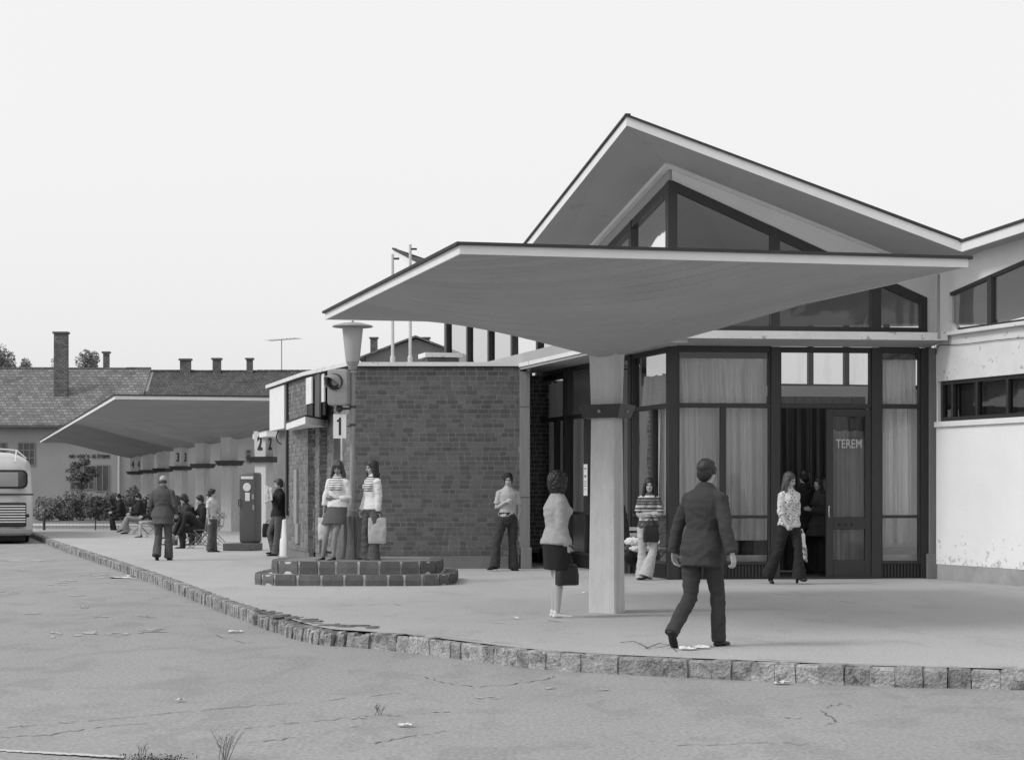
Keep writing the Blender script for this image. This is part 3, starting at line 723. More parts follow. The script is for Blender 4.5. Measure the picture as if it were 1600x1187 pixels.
# left ledge: flat slab with timber soffit
la = K + LN * e1 - V * .9; lb = K + LN * e1 + V * 8.0
lg.box((la + lb) / 2 + U * (e1 / 2 - .02) + Z * 3.835, V, U, Z, (lb - la).length / 2, e1 / 2 - .02, .095)
lg.box((la + lb) / 2 + Z * 3.68, V, U, Z, (lb - la).length / 2, .03, .05)
lg.build('left_ledge', M['soffit'], hall)
MB().box((la + lb) / 2 - U * .045 + Z * 3.71, V, U, Z, (lb - la).length / 2 + .01, .01, .035).build('ledge_fascia', M['peel'], hall)
# front ledge: fascia and soffit sloping back down to the window heads
fz = MB()
ga = K - FD * 1.2 + FNn * e0; gb = K + FD * t7 + FNn * e0; wa = K - FD * 1.2 + FNn * .05; wb_ = K + FD * t7 + FNn * .05
fz.add([ga + Z * 3.815, gb + Z * 3.815, wb_ + Z * 3.755, wa + Z * 3.755, ga + Z * 3.93, gb + Z * 3.93, wb_ + Z * 4.0, wa + Z * 4.0], [[0, 1, 2, 3], [4, 5, 6, 7], [0, 1, 5, 4], [3, 2, 6, 7], [0, 3, 7, 4], [1, 2, 6, 5]])
fz.build('front_ledge', M['soffit'], hall)
MB().box((ga + gb) / 2 + FNn * .008 + Z * 3.872, FD, FNn, Z, (gb - ga).length / 2 + .004, .012, .062).build('ledge_fascia', M['peel'], hall)
# clerestory, front
hs = .434
def head(t): return 6.40 - hs * t
tb0, tb1, tb2, tb3, tb4, tb5, tb6 = 0.0, .075, t2, t3, t4, t5, onfront(1437)
te = onfront(1447)
cl = MB()
for a, b in ((-.075, .075), (t2, t3), (t4, t5)):
    zz = [4.0, 4.0, head(b), head(a)]
    for s_ in (1,):
        v8 = [K + FD * a + Z * 4.0 + FNn * o_ for o_ in (.06, -.06)]
        cl.add([K + FD * a + Z * 4.0 + FNn * .07, K + FD * b + Z * 4.0 + FNn * .07, K + FD * b + Z * head(b) + FNn * .07, K + FD * a + Z * head(abs(a) if a > 0 else 0) + FNn * .07,
                K + FD * a + Z * 4.0 - FNn * .07, K + FD * b + Z * 4.0 - FNn * .07, K + FD * b + Z * head(b) - FNn * .07, K + FD * a + Z * head(abs(a) if a > 0 else 0) - FNn * .07],
               [[0, 1, 2, 3], [7, 6, 5, 4], [0, 4, 5, 1], [1, 5, 6, 2], [2, 6, 7, 3], [3, 7, 4, 0]])
def slopebar(mb, P, D, Nn, ta, za, tb, zb, h, dpt):
    mb.add([P + D * ta + Z * (za - h) + Nn * dpt, P + D * tb + Z * (zb - h) + Nn * dpt, P + D * tb + Z * zb + Nn * dpt, P + D * ta + Z * za + Nn * dpt,
            P + D * ta + Z * (za - h) - Nn * dpt, P + D * tb + Z * (zb - h) - Nn * dpt, P + D * tb + Z * zb - Nn * dpt, P + D * ta + Z * za - Nn * dpt],
           [[0, 1, 2, 3], [7, 6, 5, 4], [0, 4, 5, 1], [1, 5, 6, 2], [2, 6, 7, 3], [3, 7, 4, 0]])
slopebar(cl, K, FD, FNn, 0, head(0), te, head(te), .15, .062)
cl.box(K + FD * (te / 2) + Z * 4.045, FD, FNn, Z, te / 2, .055, .035)
slopebar(cl, K, FD, FNn, t6, head(t6), te, head(te), head(te) - 4.0, .066)
cw = cl.build('clerestory_window', M['frame'], hall)
for a, b in ((.075, t2), (t3, t4), (t5, t6)):
    pane(K, FD, [(a, 4.08), (b, 4.08), (b, head(b) - .13), (a, head(a) - .13)], cw)
# plaster gable above the front windows, up into the roof
def soff_front(t): return 6.63 - (6.63 - 4.93) * t / 4.45
gb_ = MB()
slopebar(gb_, K, FD, FNn, -.02, 6.72, te, soff_front(te) + .06, 6.72 - 6.405, .045)
tI = (I - K).length
v_ = [K + FD * 0 + Z * 6.405, K + FD * te + Z * (head(te) + .004), K + FD * (te + .004) + Z * 4.0, K + FD * (tI + .1) + Z * 4.0, K + FD * (tI + .1) + Z * 5.1, K + Z * 6.74]
def slabpoly(mb, pts, Nn, d):
    n = len(pts); mb.add([p + Nn * d for p in pts] + [p - Nn * d for p in pts], [list(range(n)), [i + n for i in range(n)][::-1]] + [[i, i + n, (i + 1) % n + n, (i + 1) % n] for i in range(n)])
gb_ = MB(); slabpoly(gb_, [v_[0], v_[1], v_[4], v_[5]], FNn, .045); slabpoly(gb_, [v_[1], v_[2], v_[3], v_[4]], FNn, .043)
gb_.build('gable_wall', M['whitewall'], hall)
# clerestory, left side: slopes down to the valley, then up again
vy = 8.3; hz_v = 4.78
def headL(v): return 6.40 - (6.40 - hz_v) * (v / vy) if v <= vy else hz_v + (6.40 - hz_v) * (v - vy) / (16.6 - vy)
cl = MB(); ms = [0] + [2.04 * k for k in range(1, 8)] + [16.5]
for i, v in enumerate(ms):
    w = .07 if 0 < i < 8 else .09
    if i == 0: a, b = .076, .13
    else: a, b = v - w, v + w
    zb = 3.72
    slopebar(cl, K, LD, LN, a, headL(a), b, headL(b), headL(a) - zb - .0, .068)
slopebar(cl, K, LD, LN, .0, headL(0), vy, headL(vy), .14, .06); slopebar(cl, K, LD, LN, vy, headL(vy), 16.6, headL(16.6), .14, .06)
cl.box(K + LD * 8.3 + Z * 4.0, LD, LN, Z, 8.3, .058, .045)
cw = cl.build('clerestory_window', M['frame'], hall)
for a, b in zip(ms, ms[1:]):
    a2, b2 = a + .07, b - .07
    if a > 8:
        pane(K, LD, [(a2, 3.8), (b2, 3.8), (b2, headL(b2) - .12), (a2, headL(a2) - .12)], cw)
    elif a < vy < b:
        pane(K, LD, [(a2, 4.04), (b2, 4.04), (b2, headL(b2) - .12), (vy, hz_v - .12), (a2, headL(a2) - .12)], cw)
    else: pane(K, LD, [(a2, 4.04), (b2, 4.04), (b2, headL(b2) - .12), (a2, headL(a2) - .12)], cw)
gl = MB()
slabpoly(gl, [K + Z * 6.405, K + LD * vy + Z * (hz_v + .004), K + LD * vy + Z * 5.1, K + Z * 6.74], LN, .045)
slabpoly(gl, [K + LD * vy + Z * (hz_v + .004), K + LD * 16.6 + Z * 6.405, K + LD * 16.6 + Z * 6.74, K + LD * vy + Z * 5.1], LN, .043)
gl.build('gable_wall', M['soffit'], hall)  # shade of this side put into the colour, darker than the lit front gable
# white rib under the soffit along both gables
rb2 = MB()
slopebar(rb2, K + FNn * .10, FD, FNn, -.1, 6.70, tI, 5.02, .10, .05)
slopebar(rb2, K + LN * .10, LD, LN, -.1, 6.70, vy, 5.06, .10, .05)
rb2.build('cornice_rib', M['white'], hall)
# inner wall lines, floor, back walls
K2 = K + LD * 16.6
MB().prism([K + LN * -.12 + FNn * -.05, K + FD * 4.4, K + FD * 4.4 + U * 9, K2 + U * 14, K2 + U * .1], -.02, .012).build('hall_floor', M['innerdark'], hall)
bk = MB(); bk.box(K2 + U * 7 + Z * 1.975, U, V, Z, 7, .08, 1.975); bk.build('back_wall', M['inner'], hall)
MB().box(K + LD * 12.3 + Z * 1.86, LD, LN, Z, 4.2, .06, 1.86).build('side_wall', M['inner'], hall)
ew = MB()
for k in range(9): ew.box(K + U * 14 + V * (.2 + 2 * k) + Z * 2.9, V, U, Z, .06, .06, 2.9)
ew.box(K + U * 14 + V * 8 + Z * .3, V, U, Z, 8.5, .07, .3); ew.build('end_glazing', M['frame'], hall)
for a_, b_2, w_ in ((t1, t2, 'a'), (t5, t6, 'b')): MB().box(K + FD * ((a_ + b_2) / 2) - FNn * .05 + Z * 3.66, FD, FNn, Z, (b_2 - a_) / 2, .03, .10).build('pelmet', M['frame'], hall)
MB().box(K + LD * 5.0 - LN * .05 + Z * 3.66, LD, LN, Z, 3.1, .03, .10).build('pelmet', M['frame'], hall)
bw_ = MB()
tm = [0, 2, 4, 6]
for px in (1005, 1070, 1135, 1200, 1266, 1322, 1385, 1450): 
    k = (px - CX) / F; t = (k * K2.y - K2.x) / (U.x - k * U.y); tm.append(t)
tm = sorted(tm)
for t in tm: bw_.box(K2 + U * t + Z * 4.9, U, V, Z, .065, .06, .95)
bw_.box(K2 + U * 7 + Z * 4.0, U, V, Z, 7, .07, .05)
bc_ = bw_.build('back_clerestory', M['frame'], hall)
M['dullglass'] = glass_mat('dull_window_glass', .74)
MB().quad(*[K2 + U * a + Z * z for a, z in ((0, 4.05), (14, 4.05), (14, 5.9), (0, 5.9))]).build('pane', M['dullglass'], bc_)
curtain(onfront(1296), K, FD, FNn, onfront(1352) - onfront(1296), .30, 2.42, .12, 44, 'dim grey curtain seen through the glass of the lettered door', M['curtain3'], folds=4, amp=.03)
# dark hanging behind the doorway
DP = K + FD * (t3 - .5) - FNn * 2.2
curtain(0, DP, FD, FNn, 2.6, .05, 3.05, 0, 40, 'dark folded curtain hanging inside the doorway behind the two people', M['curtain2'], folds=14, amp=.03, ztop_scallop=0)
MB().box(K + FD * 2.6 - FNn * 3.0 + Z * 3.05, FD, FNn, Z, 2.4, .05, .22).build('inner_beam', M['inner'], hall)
# roof
def uv(u, v, z): return K + U * u + V * v + Z * z
RP = dict(P=(-1.1, -1.1, 7.06), PB=(0, -1.384, 6.631), Vv=(3.9, -2.39, 5.11), KK=(0, 0, 6.62), II=(4.42, -.5, 4.94), PA=(-1.1, 0, 6.831), V2=(-1.1, 8.3, 5.10), V2i=(0, 8.3, 5.0), MM=(4.4, 8.3, 5.75),
          P2a=(-1.1, 16.5, 6.828), P2=(-1.1, 17.6, 7.06), P2i=(0, 16.5, 6.62), P2b=(0, 17.6, 6.7), M2=(4.4, 16.5, 5.3), M2e=(4.4, 17.6, 5.3), R0=(14.5, -.5, 5.8), R1=(14.5, 8.3, 6.1), R2=(14.5, 16.5, 5.7), R2e=(14.5, 17.6, 5.7),
          E=(3.9, -15.5, 5.60), ER=(14.5, -15.5, 6.5))
keys = list(RP); ix = {k: i for i, k in enumerate(keys)}
FS = [('P', 'PB', 'KK', 'PA'), ('PB', 'Vv', 'II', 'KK'), ('PA', 'KK', 'V2i', 'V2'), ('KK', 'II', 'MM', 'V2i'), ('V2', 'V2i', 'P2i', 'P2a'), ('V2i', 'MM', 'M2', 'P2i'), ('P2a', 'P2i', 'P2b', 'P2'), ('P2i', 'M2', 'M2e', 'P2b'),
      ('II', 'R0', 'R1', 'MM'), ('MM', 'R1', 'R2', 'M2'), ('M2', 'R2', 'R2e', 'M2e'), ('Vv', 'E', 'ER', 'R0'), ('Vv', 'R0', 'II')]
under = [uv(*RP[k]) for k in keys]; tri = []
for f in FS:
    f = [ix[k] for k in f]
    if len(f) == 4: tri += [[f[0], f[1], f[2]], [f[0], f[2], f[3]]]
    else: tri.append(f)
TH = .145
MB().add(under, tri).build('soffit', M['soffit'], hall)
outer = ['P', 'Vv', 'E', 'ER', 'R0', 'R1', 'R2', 'R2e', 'M2e', 'P2b', 'P2', 'V2']
MB().add([p + Z * TH for p in under], tri).build('roof_deck', M['roofing'], hall)
fa = MB(); rf = MB()
for i in range(len(outer)):
    a, b = under[ix[outer[i]]], under[ix[outer[(i + 1) % len(outer)]]]
    d = (b - a); dh = Vector((d.x, d.y, 0)).normalized(); nn = Vector((dh.y, -dh.x, 0))
    a2, b2 = a - dh * .0, b + dh * .0
    fa.add([a + nn * .004, b + nn * .004, b + nn * .004 + Z * TH, a + nn * .004 + Z * TH, a - nn * .03, b - nn * .03, b - nn * .03 + Z * TH, a - nn * .03 + Z * TH], [[0, 1, 2, 3], [7, 6, 5, 4], [0, 4, 5, 1], [2, 6, 7, 3]])
    r0, r1 = TH + .002, TH + .038; ea = dh * .03
    rf.add([a - ea + nn * .035 + Z * r0, b + ea + nn * .035 + Z * r0, b + ea + nn * .035 + Z * r1, a - ea + nn * .035 + Z * r1, a - ea - nn * .05 + Z * r0, b + ea - nn * .05 + Z * r0, b + ea - nn * .05 + Z * r1, a - ea - nn * .05 + Z * r1], [[0, 1, 2, 3], [7, 6, 5, 4], [0, 4, 5, 1], [2, 6, 7, 3], [0, 3, 7, 4], [1, 5, 6, 2]])
fa.build('fascia', M['white'], hall); rf.build('roofing_edge', M['roofing'], hall)
# column at the inner corner
q1 = at(1457, 700, 95.6)
cB = Vector((q1.x, q1.y, 0))
MB().box(cB + Z * 2.05, X1, YV, Z, .088, .14, 1.70).build('column', M['conc2'], hall, bevel=.012)
MB().box(cB + Vector((-.03, -.05, .2)), X1, YV, Z, .10, .15, .2).build('column_base', M['conc2'], hall, bevel=.01)
MB().box(at(1474, 475, 96.0) * 1 , X1, YV, Z, .115, .10, .62).build('upper_column', M['white'], hall, bevel=.01)
MB().box(at(1466.5, 475, 98.5), X1, YV, Z, .02, .02, .55).build('rain_pipe', M['metal'], hall, bevel=.004)

# ------------------------------------------------------------------ white wing to the right
wing = empty('white_wing', (7.2, 33, 0), 0, 'white rendered wing with long dark strip window at the right edge', 'building')
W0 = Vector((6.90, 34.02, 0)); WD = Vector((.79, -2.36, 0)).normalized(); WN = Vector((WD.y, -WD.x, 0)); 
if WN.x > 0: WN = -WN
WL = 14.0
def wbox(name, a, b, z0, z1, m, off=0.0, d=.06, parent=wing, bevel=0):
    return MB().box(W0 + WD * ((a + b) / 2) + WN * off + Z * ((z0 + z1) / 2), WD, WN, Z, (b - a) / 2, d, (z1 - z0) / 2).build(name, m, parent, bevel=bevel)
def won(px):
    k = (px - CX) / F; return (k * W0.y - W0.x) / (WD.x - k * WD.y)
wx0 = won(1473)
wbox('plinth', 0.02, WL, -.01, .255, M['plinth2'], -.02, .09)
wbox('wall', 0, WL, .25, 2.44, M['wingwall'], 0, .075)
wbox('sill', 0, WL, 2.443, 2.53, M['white'], .02, .10, bevel=.006)
wbox('wall', 0, wx0 - .03, 2.533, 3.178, M['whitewall'], 0, .07)
wbox('wall', 0, WL, 3.18, 3.885, M['peel'], 0, .078)
wbox('ledge', -.02, WL, 3.888, 3.95, M['peel'], .03, .14, bevel=.006)
wf = MB(); 
def wb2(mb, a, b, z0, z1, d=.04, off=-.01): mb.box(W0 + WD * ((a + b) / 2) + WN * off + Z * ((z0 + z1) / 2), WD, WN, Z, (b - a) / 2, d, (z1 - z0) / 2)
wb2(wf, wx0, WL, 2.533, 2.60); wb2(wf, wx0, WL, 3.12, 3.178)
xs = [wx0, won(1489), won(1527), won(1575), won(1575) + 1.0, won(1575) + 2.0, won(1575) + 3.2, won(1575) + 4.4, won(1575) + 5.6, won(1575) + 6.8, won(1575) + 8, WL - .07]
for x in xs: wb2(wf, x, x + .06, 2.6, 3.12, .043)
wfo = wf.build('strip_window', M['frame'], wing)
MB().quad(*[W0 + WD * a + Z * z - WN * .01 for a, z in ((wx0, 2.58), (WL, 2.58), (WL, 3.14), (wx0, 3.14))]).build('pane', M['glass'], wfo)
wbox('dark_backing', 0, WL, 2.45, 3.3, M['curtain2'], -.13, .01)  # dark sheet added behind the panes to block light showing through
# clerestory of the wing
def wz(a): return min(5.2, 4.58 + (4.87 - 4.58) * (a - won(1487)) / (won(1600) - won(1487)))
ca = won(1487); cb_ = won(1502)
up = MB()
hd = [(ca, wz(ca)), (WL, wz(WL))]
slabpoly(up, [W0 + WD * a + Z * z for a, z in ((0, 3.95), (ca, 3.95), (ca, 4.12), (ca, wz(ca)), (won(1600) + (5.2 - 4.87) * (won(1600) - won(1487)) / (4.87 - 4.58), 5.2), (WL, 5.2), (WL, 5.63), (2.5, 5.24), (0, 5.02))], WN, .05)
slabpoly(up, [W0 + WD * a + Z * z for a, z in ((ca + .002, 3.95), (cb_, 3.953), (ca + .002, 4.13))], WN, .048)
up.build('upper_wall', M['whitewall'], wing)
wc = MB()
tk_ = won(1600) + (5.2 - 4.87) * (won(1600) - won(1487)) / (4.87 - 4.58)
slopebar(wc, W0, WD, WN, ca, wz(ca), tk_, 5.2, .05, .03); slopebar(wc, W0, WD, WN, tk_, 5.2, WL, 5.2, .05, .03)
for k in range(1, 5): slopebar(wc, W0, WD, WN, tk_ + 2 * k, 5.2, tk_ + 2 * k + .1, 5.2, 1.25, .04)
for px in (1549,): x = won(px); slopebar(wc, W0, WD, WN, x - .06, wz(x), x + .06, wz(x), wz(x) - 3.95, .04)
x = won(1549) + 1.9; slopebar(wc, W0, WD, WN, x - .06, wz(x), x + .06, wz(x), wz(x) - 3.95, .04)
wb2(wc, ca, WL, 3.955, 4.0, .035, 0)
wco = wc.build('clerestory_window', M['frame'], wing)
MB().add([W0 + WD * a + Z * z - WN * .01 for a, z in ((ca, 3.98), (WL, 3.98), (WL, wz(WL)), (tk_, 5.2), (ca, wz(ca)))], [[0, 1, 2, 3, 4]]).build('pane', M['glass'], wco)
# wire along the wall
wr = [at(1462, 541, 97.5), at(1467, 535, 98), at(1471, 553, 98), at(1475, 540, 98.2), at(1490, 539, 98.7), at(1520, 537, 100), at(1560, 532, 102), at(1600, 528, 104.3)]
wr2 = [Vector((p.x, p.y, 0)) for p in wr]
pts = []
for (px, py) in ((1469, 536), (1471, 553), (1475, 540), (1490, 539), (1520, 537), (1560, 532), (1600, 528), (1640, 524)):
    a = won(px); b = W0 + WD * a + WN * .1; pts.append(Vector((b.x, b.y, HC + (HZ - py) * b.y / F)))
tag(MB().tube(catmull(pts, 4), .006, 6).build('wall_cable', M['rubber'], None), 'thin dark cable looping along the peeling white wall below the ledge', 'cable')
# ------------------------------------------------------------------ stone ringed planter, stump, lamp post, signal, number plate
plt = empty('stone_planter', (-2.41, 33.2, 0), 0, 'two stepped ring of dark stone blocks around the old tree stump', 'planter')
def ringpt(c, a, b, t, e=4.6):
    ct, st = math.cos(t), math.sin(t)
    return Vector((c.x + a * abs(ct) ** (2 / e) * (1 if ct >= 0 else -1), c.y + b * abs(st) ** (2 / e) * (1 if st >= 0 else -1), 0))
def block_ring(c, a, b, z0, z1, m, seed, bl=.32, dep=.2):
    r = random.Random(seed); C = [ringpt(c, a, b, math.pi / 2 - 2 * math.pi * k / 480) for k in range(481)]
    Ls = [0]
    for p, q in zip(C, C[1:]): Ls.append(Ls[-1] + (q - p).length)
    mb = MB(); l = .05
    while l < Ls[-1] - .12:
        w = bl * r.uniform(.75, 1.15); p0, _ = on_curve(C, Ls, l); p1_, _ = on_curve(C, Ls, min(l + w - .034, Ls[-1]))
        n = Vector(((p0 + p1_) / 2 - c)).normalized(); n.z = 0
        jo = r.uniform(-.008, .01); pts = []
        for z in (z0 + .004, (z0 + z1) / 2, z1):
            o_ = jo + (.012 if z not in (z0 + .004, z1) else 0)
            ch = .008 if z == z1 else 0
            d = (p1_ - p0).normalized()
            pts.append([p0 + n * o_ + d * ch + Z * (z + r.uniform(-.006, .004)), p1_ + n * o_ - d * ch + Z * (z + r.uniform(-.006, .004)), p1_ - n * dep + Z * z, p0 - n * dep + Z * z])
        mb.rings(pts); l += w
    o_ = mb.build('stone_blocks', m, plt)
    C2 = [ringpt(c, a - .012, b - .012, 2 * math.pi * k / 60) for k in range(60)]
    MB().prism(C2, z0 - .0, z1 - .006).build('mortar', M['mortar'], plt)
pcn = Vector((-2.41, 33.2, 0))
block_ring(pcn, 1.545, 1.56, 0, .165, M['stone'], 4)
block_ring(pcn, 1.31, 1.2, .162, .355, M['stone'], 5)
MB().prism([ringpt(pcn, 1.12, 1.01, 2 * math.pi * k / 60) for k in range(60)], .2, .3535).build('soil', M['soil'], plt)
S_ = 99.4
def zz(y): return HC + (HZ - y) / S_
sc0 = at(551, 806, S_)
stx, sty = sc0.x, sc0.y
stump = MB(); rs = []
for k in range(26):
    t = k / 25; z = .30 + (zz(806) - .30) * t; ring = []
    for i in range(72):
        a = 2 * math.pi * i / 72
        rad = .185 + .13 * (1 - t) ** 2.6
        rad *= 1 + .16 * (1 - t) ** 1.5 * math.cos(5 * a + .6) + .035 * math.sin(11 * a + 2 * t) + .02 * math.sin(23 * a + t * 5)
        rad -= .07 * math.exp(-((a - 5.02) / .09) ** 2) + .05 * math.exp(-((a - 4.2) / .10) ** 2) * (1 - t * .6)
        rad += .01 * noise.noise(Vector((math.cos(a) * 6, math.sin(a) * 6, z * 2)))
        ring.append(Vector((stx + math.cos(a) * rad * 1.02, sty + math.sin(a) * rad, z)))
    rs.append(ring)
stump.rings(rs)
tag(stump.build('tree_stump', M['bark'], None, smooth=True), 'fluted old tree stump with spreading roots inside the stone ring', 'stump')
lp = empty('lamp_post', (stx, sty, zz(806)), 0, 'grey steel lamp post with tapering opal shade and flat disc hood', 'street lamp')
b0 = Vector((stx, sty, 0))
MB().lathe(b0 + Z * (zz(806) - .02), [(.10, 0), (.10, .10), (.098, .115), (.07, .125), (.068, .20), (.06, .215)], 24).build('collar', M['conc2'], lp, smooth=True)
MB().tube([b0 + Z * zz(800), b0 + Z * zz(578)], .042, 16).build('pole', M['metal'], lp, smooth=True)
for y in (637, 665): MB().lathe(b0 + Z * zz(y), [(.052, 0), (.052, .03)], 16).build('clamp', M['dmetal'], lp)
MB().lathe(b0 + Z * zz(583), [(.06, 0), (.06, .02), (.045, .03), (.045, .05), (.065, .06), (.065, .08), (.075, .09), (.075, .105)], 20).build('neck', M['metal'], lp, smooth=True)
MB().lathe(b0 + Z * zz(573), [(.07, 0), (.098, .06), (.105, .09)], 32).build('shade_base', M['metal'], lp, smooth=True)
MB().lathe(b0 + Z * zz(565), [(.105, 0), (.112, .03), (.165, .53), (.168, .57)], 32).build('lamp_shade', M['opal'], lp, smooth=True)
MB().lathe(b0 + Z * zz(510), [(.17, -.02), (.31, -.012), (.322, .0), (.30, .018), (.15, .055), (.03, .068), (.02, .07), (.018, .09), (.005, .095)], 40).build('hood', M['metal'], lp, smooth=True)
# signal
sg = empty('signal_light', b0 + Vector((-.2, -.02, zz(634))), 0, 'rounded grey signal housing with hooded dark lens clamped to the lamp post', 'signal')
sc1 = Vector(((530.5 - 800) / S_, sty - .05, (zz(577) + zz(634)) / 2)); SD = Vector((math.cos(R(-12)), math.sin(R(-12)), 0)); SN = Vector((SD.y, -SD.x, 0))
def rbox(c, dx, dn, w, h, d, rad, n=5):
    pts = []
    for cx_, cz_, a0 in ((w - rad, h - rad, 0), (-w + rad, h - rad, 90), (-w + rad, -h + rad, 180), (w - rad, -h + rad, 270)):
        for k in range(n + 1): a = R(a0 + 90 * k / n); pts.append((cx_ + rad * math.cos(a), cz_ + rad * math.sin(a)))
    out = []
    for off, s_ in ((-d, 1), (d - .03, 1), (d - .008, .97), (d, .9)): out.append([c + dx * (x * s_) + Z * (z * s_) + dn * off for x, z in pts])
    return MB().rings(out)
rbox(sc1, SD, SN, .165, .285, .12, .05).build('housing', M['metal'], sg, smooth=True)
lc = sc1 + SN * .115 - SD * .035 + Z * .085
ln_ = MB().lathe(lc, [(.128, 0), (.128, .03), (.10, .035), (.098, .01), (.02, -.0)], 28, SN).build('lens', M['black'], sg, smooth=True)
hd_ = MB(); vs_ = []; n = 20
for j, (r_, ln) in enumerate(((.125, 0.0), (.13, .10), (.128, .17))):
    for i in range(n + 1):
        a = R(-35 + 250 * i / n); l2 = ln * (.35 + .65 * max(0, math.sin(a + .3)))
        vs_.append(lc + SD * (math.cos(a) * r_) + Z * (math.sin(a) * r_) + SN * l2 - SD * (l2 * .55) - Z * (l2 * .30))
m2 = len(vs_)
for j, (r_, ln) in enumerate(((.118, 0.0), (.123, .10), (.121, .17))):
    for i in range(n + 1):
        a = R(-35 + 250 * i / n); l2 = ln * (.35 + .65 * max(0, math.sin(a + .3)))
        vs_.append(lc + SD * (math.cos(a) * r_) + Z * (math.sin(a) * r_) + SN * l2 - SD * (l2 * .55) - Z * (l2 * .30))
fs = []
for o_ in (0, m2):
    for j in range(2):
        for i in range(n): q = o_ + j * (n + 1) + i; fs.append([q, q + 1, q + n + 2, q + n + 1])
for i in range(n): a = 2 * (n + 1) + i; fs.append([a, a + 1, a + 1 + m2, a + m2])
MB().add(vs_, fs).build('hood', M['metal'], sg, smooth=True)
MB().lathe(sc1 - Z * .36 + SN * .0, [(.02, -.03), (.055, 0), (.06, .04), (.04, .075)], 16).build('gland', M['dmetal'], sg, smooth=True)
MB().tube([sc1 - Z * .33, Vector((stx, sty, sc1.z - .33))], .016, 8).build('bracket', M['dmetal'], sg)
npz = (zz(647) + zz(685)) / 2; npc = Vector(((531.5 - 800) / S_, sty - .06, npz))
npl = empty('number_plate', npc, 0, 'white enamel plate with a black 1 hanging below the signal', 'sign')
MB().box(npc, SD, SN, Z, .106, .006, .19).build('plate', M['plate'], npl, bevel=.002)
one = [(-.016, -.14), (.022, -.14), (.022, .14), (-.004, .14), (-.014, .115), (-.046, .092), (-.046, .068), (-.016, .075)]
MB().add([npc + SN * .0085 + SD * x + Z * z for x, z in one], [[0, 1, 2, 3, 4, 7], [4, 5, 6, 7]]).build('numeral', M['ink'], npl)
MB().tube([npc + Z * .19, npc + Z * .27 + SD * 0], .006, 6).build('rod', M['dmetal'], npl)
MB().tube([npc + Z * .0 + SD * .1, Vector((stx, sty, npz))], .008, 6).build('arm', M['dmetal'], npl)

# ------------------------------------------------------------------ buildings far behind
def roofmat(name, base, sc, rowh):
    m = mat(name, base, .9, .12, .3, .12, 8, .4, .02, stain=1, stain_scale=1.1, stain_v=.75, stain_edge=(.5, .62)); nt = m.node_tree; L = nt.links.new; b = nt.nodes['Principled BSDF']
    src = b.inputs['Base Color'].links[0].from_socket; tc = N(nt, 'ShaderNodeTexCoord'); mp = N(nt, 'ShaderNodeMapping'); mp.inputs['Rotation'].default_value = (R(90), 0, 0)
    L(tc.outputs['Object'], mp.inputs[0])
    br = N(nt, 'ShaderNodeTexBrick', i_Scale=1.0); br.inputs['Brick Width'].default_value = sc; br.inputs['Row Height'].default_value = rowh; br.inputs['Mortar Size'].default_value = .022
    br.inputs['Color1'].default_value = G(.75); br.inputs['Color2'].default_value = G(1.3); br.inputs['Mortar'].default_value = G(.45); br.inputs['Bias'].default_value = -.1
    L(mp.outputs[0], br.inputs['Vector']); mu = N(nt, 'ShaderNodeMath', operation='MULTIPLY'); L(br.outputs[0], mu.inputs[0]); L(src, mu.inputs[1]); L(mu.outputs[0], b.inputs['Base Color'])
    return m
M['tile'] = roofmat('old_roof_tiles', .20, .34, .19); M['chim'] = roofmat('chimney_brick', .17, .30, .13); M['tile2'] = roofmat('dark_roof_tiles', .105, .22, .14)
SH = 24.1; HY = F / SH
def hx(px, s=SH): return (px - CX) / s
def hzz(y, s=SH): return HC + (HZ - y) / s
def chimney(parent, px0, px1, y0, y1, ydepth, m, cap=True, asc=None):
    s = F / ydepth; a, b = hx(px0, s), hx(px1, s); z0, z1 = hzz(y0, s), hzz(y1, s); w = b - a
    c = MB().abox(a, ydepth, z0, b, ydepth + w * .8, z1 - .12).build('chimney', m, parent)
    if cap: MB().abox(a - .08, ydepth - .08, z1 - .12, b + .08, ydepth + w * .8 + .08, z1).build('chimney_cap', M['dirt'], c)
    return c
def long_house(px0, px1, yridge, yeave, label, roofm, wallm, nm):
    h = empty('house', (hx((px0 + px1) / 2), HY + 4, -.16), 0, label, 'building', 'old tiled houses behind the platforms')
    x0, x1 = hx(px0), hx(px1); ze = hzz(yeave); D = 5.5; s2 = F / (HY + D); zr = hzz(yridge, s2)
    MB().abox(x0, HY, -.16, x1, HY + 2 * D, ze).build('wall', wallm, h)
    sl = Vector((0, D + .5, zr - ze)).normalized(); n = Vector((0, -sl.z, sl.y))
    rb = MB(); a = Vector((x0 - .1, HY - .5, ze - .1)); b = Vector((x1 + .0, HY - .5, ze - .1)); t = Vector((0, D + .5, zr - ze + .1))
    rb.add([a, b, b + t, a + t, a + Z * .15, b + Z * .15, b + t + Z * .15, a + t + Z * .15, a + Vector((0, 2 * D + 1, 0)), b + Vector((0, 2 * D + 1, 0))], [[0, 3, 2, 1], [4, 5, 6, 7], [0, 1, 5, 4], [0, 4, 7, 3], [1, 2, 6, 5], [3, 7, 6, 2], [2, 9, 8, 3]])
    r_ = rb.build('roof', roofm, h)
    k = MB(); x = x0
    while x < x1: k.box(Vector((x + .2, HY + D, zr + .15)), X1, YV, Z, .19, .12, .06 + .02 * (int(x * 5) % 2)); x += .42
    k.build('ridge_tiles', roofm, h)
    MB().abox(x0, HY - .62, ze - .16, x1, HY - .5, ze - .04).build('gutter', M['dirt'], h)
    return h
hA = long_house(-120, 213, 579, 664, 'long house with pale weathered tile roof and tall plain chimney', M['tile'], M['plaster'], 0)
hB = long_house(213.5, 640, 583, 664, 'long house with dark tile roof and three short brick chimneys', M['tile2'], M['plaster'], 1)
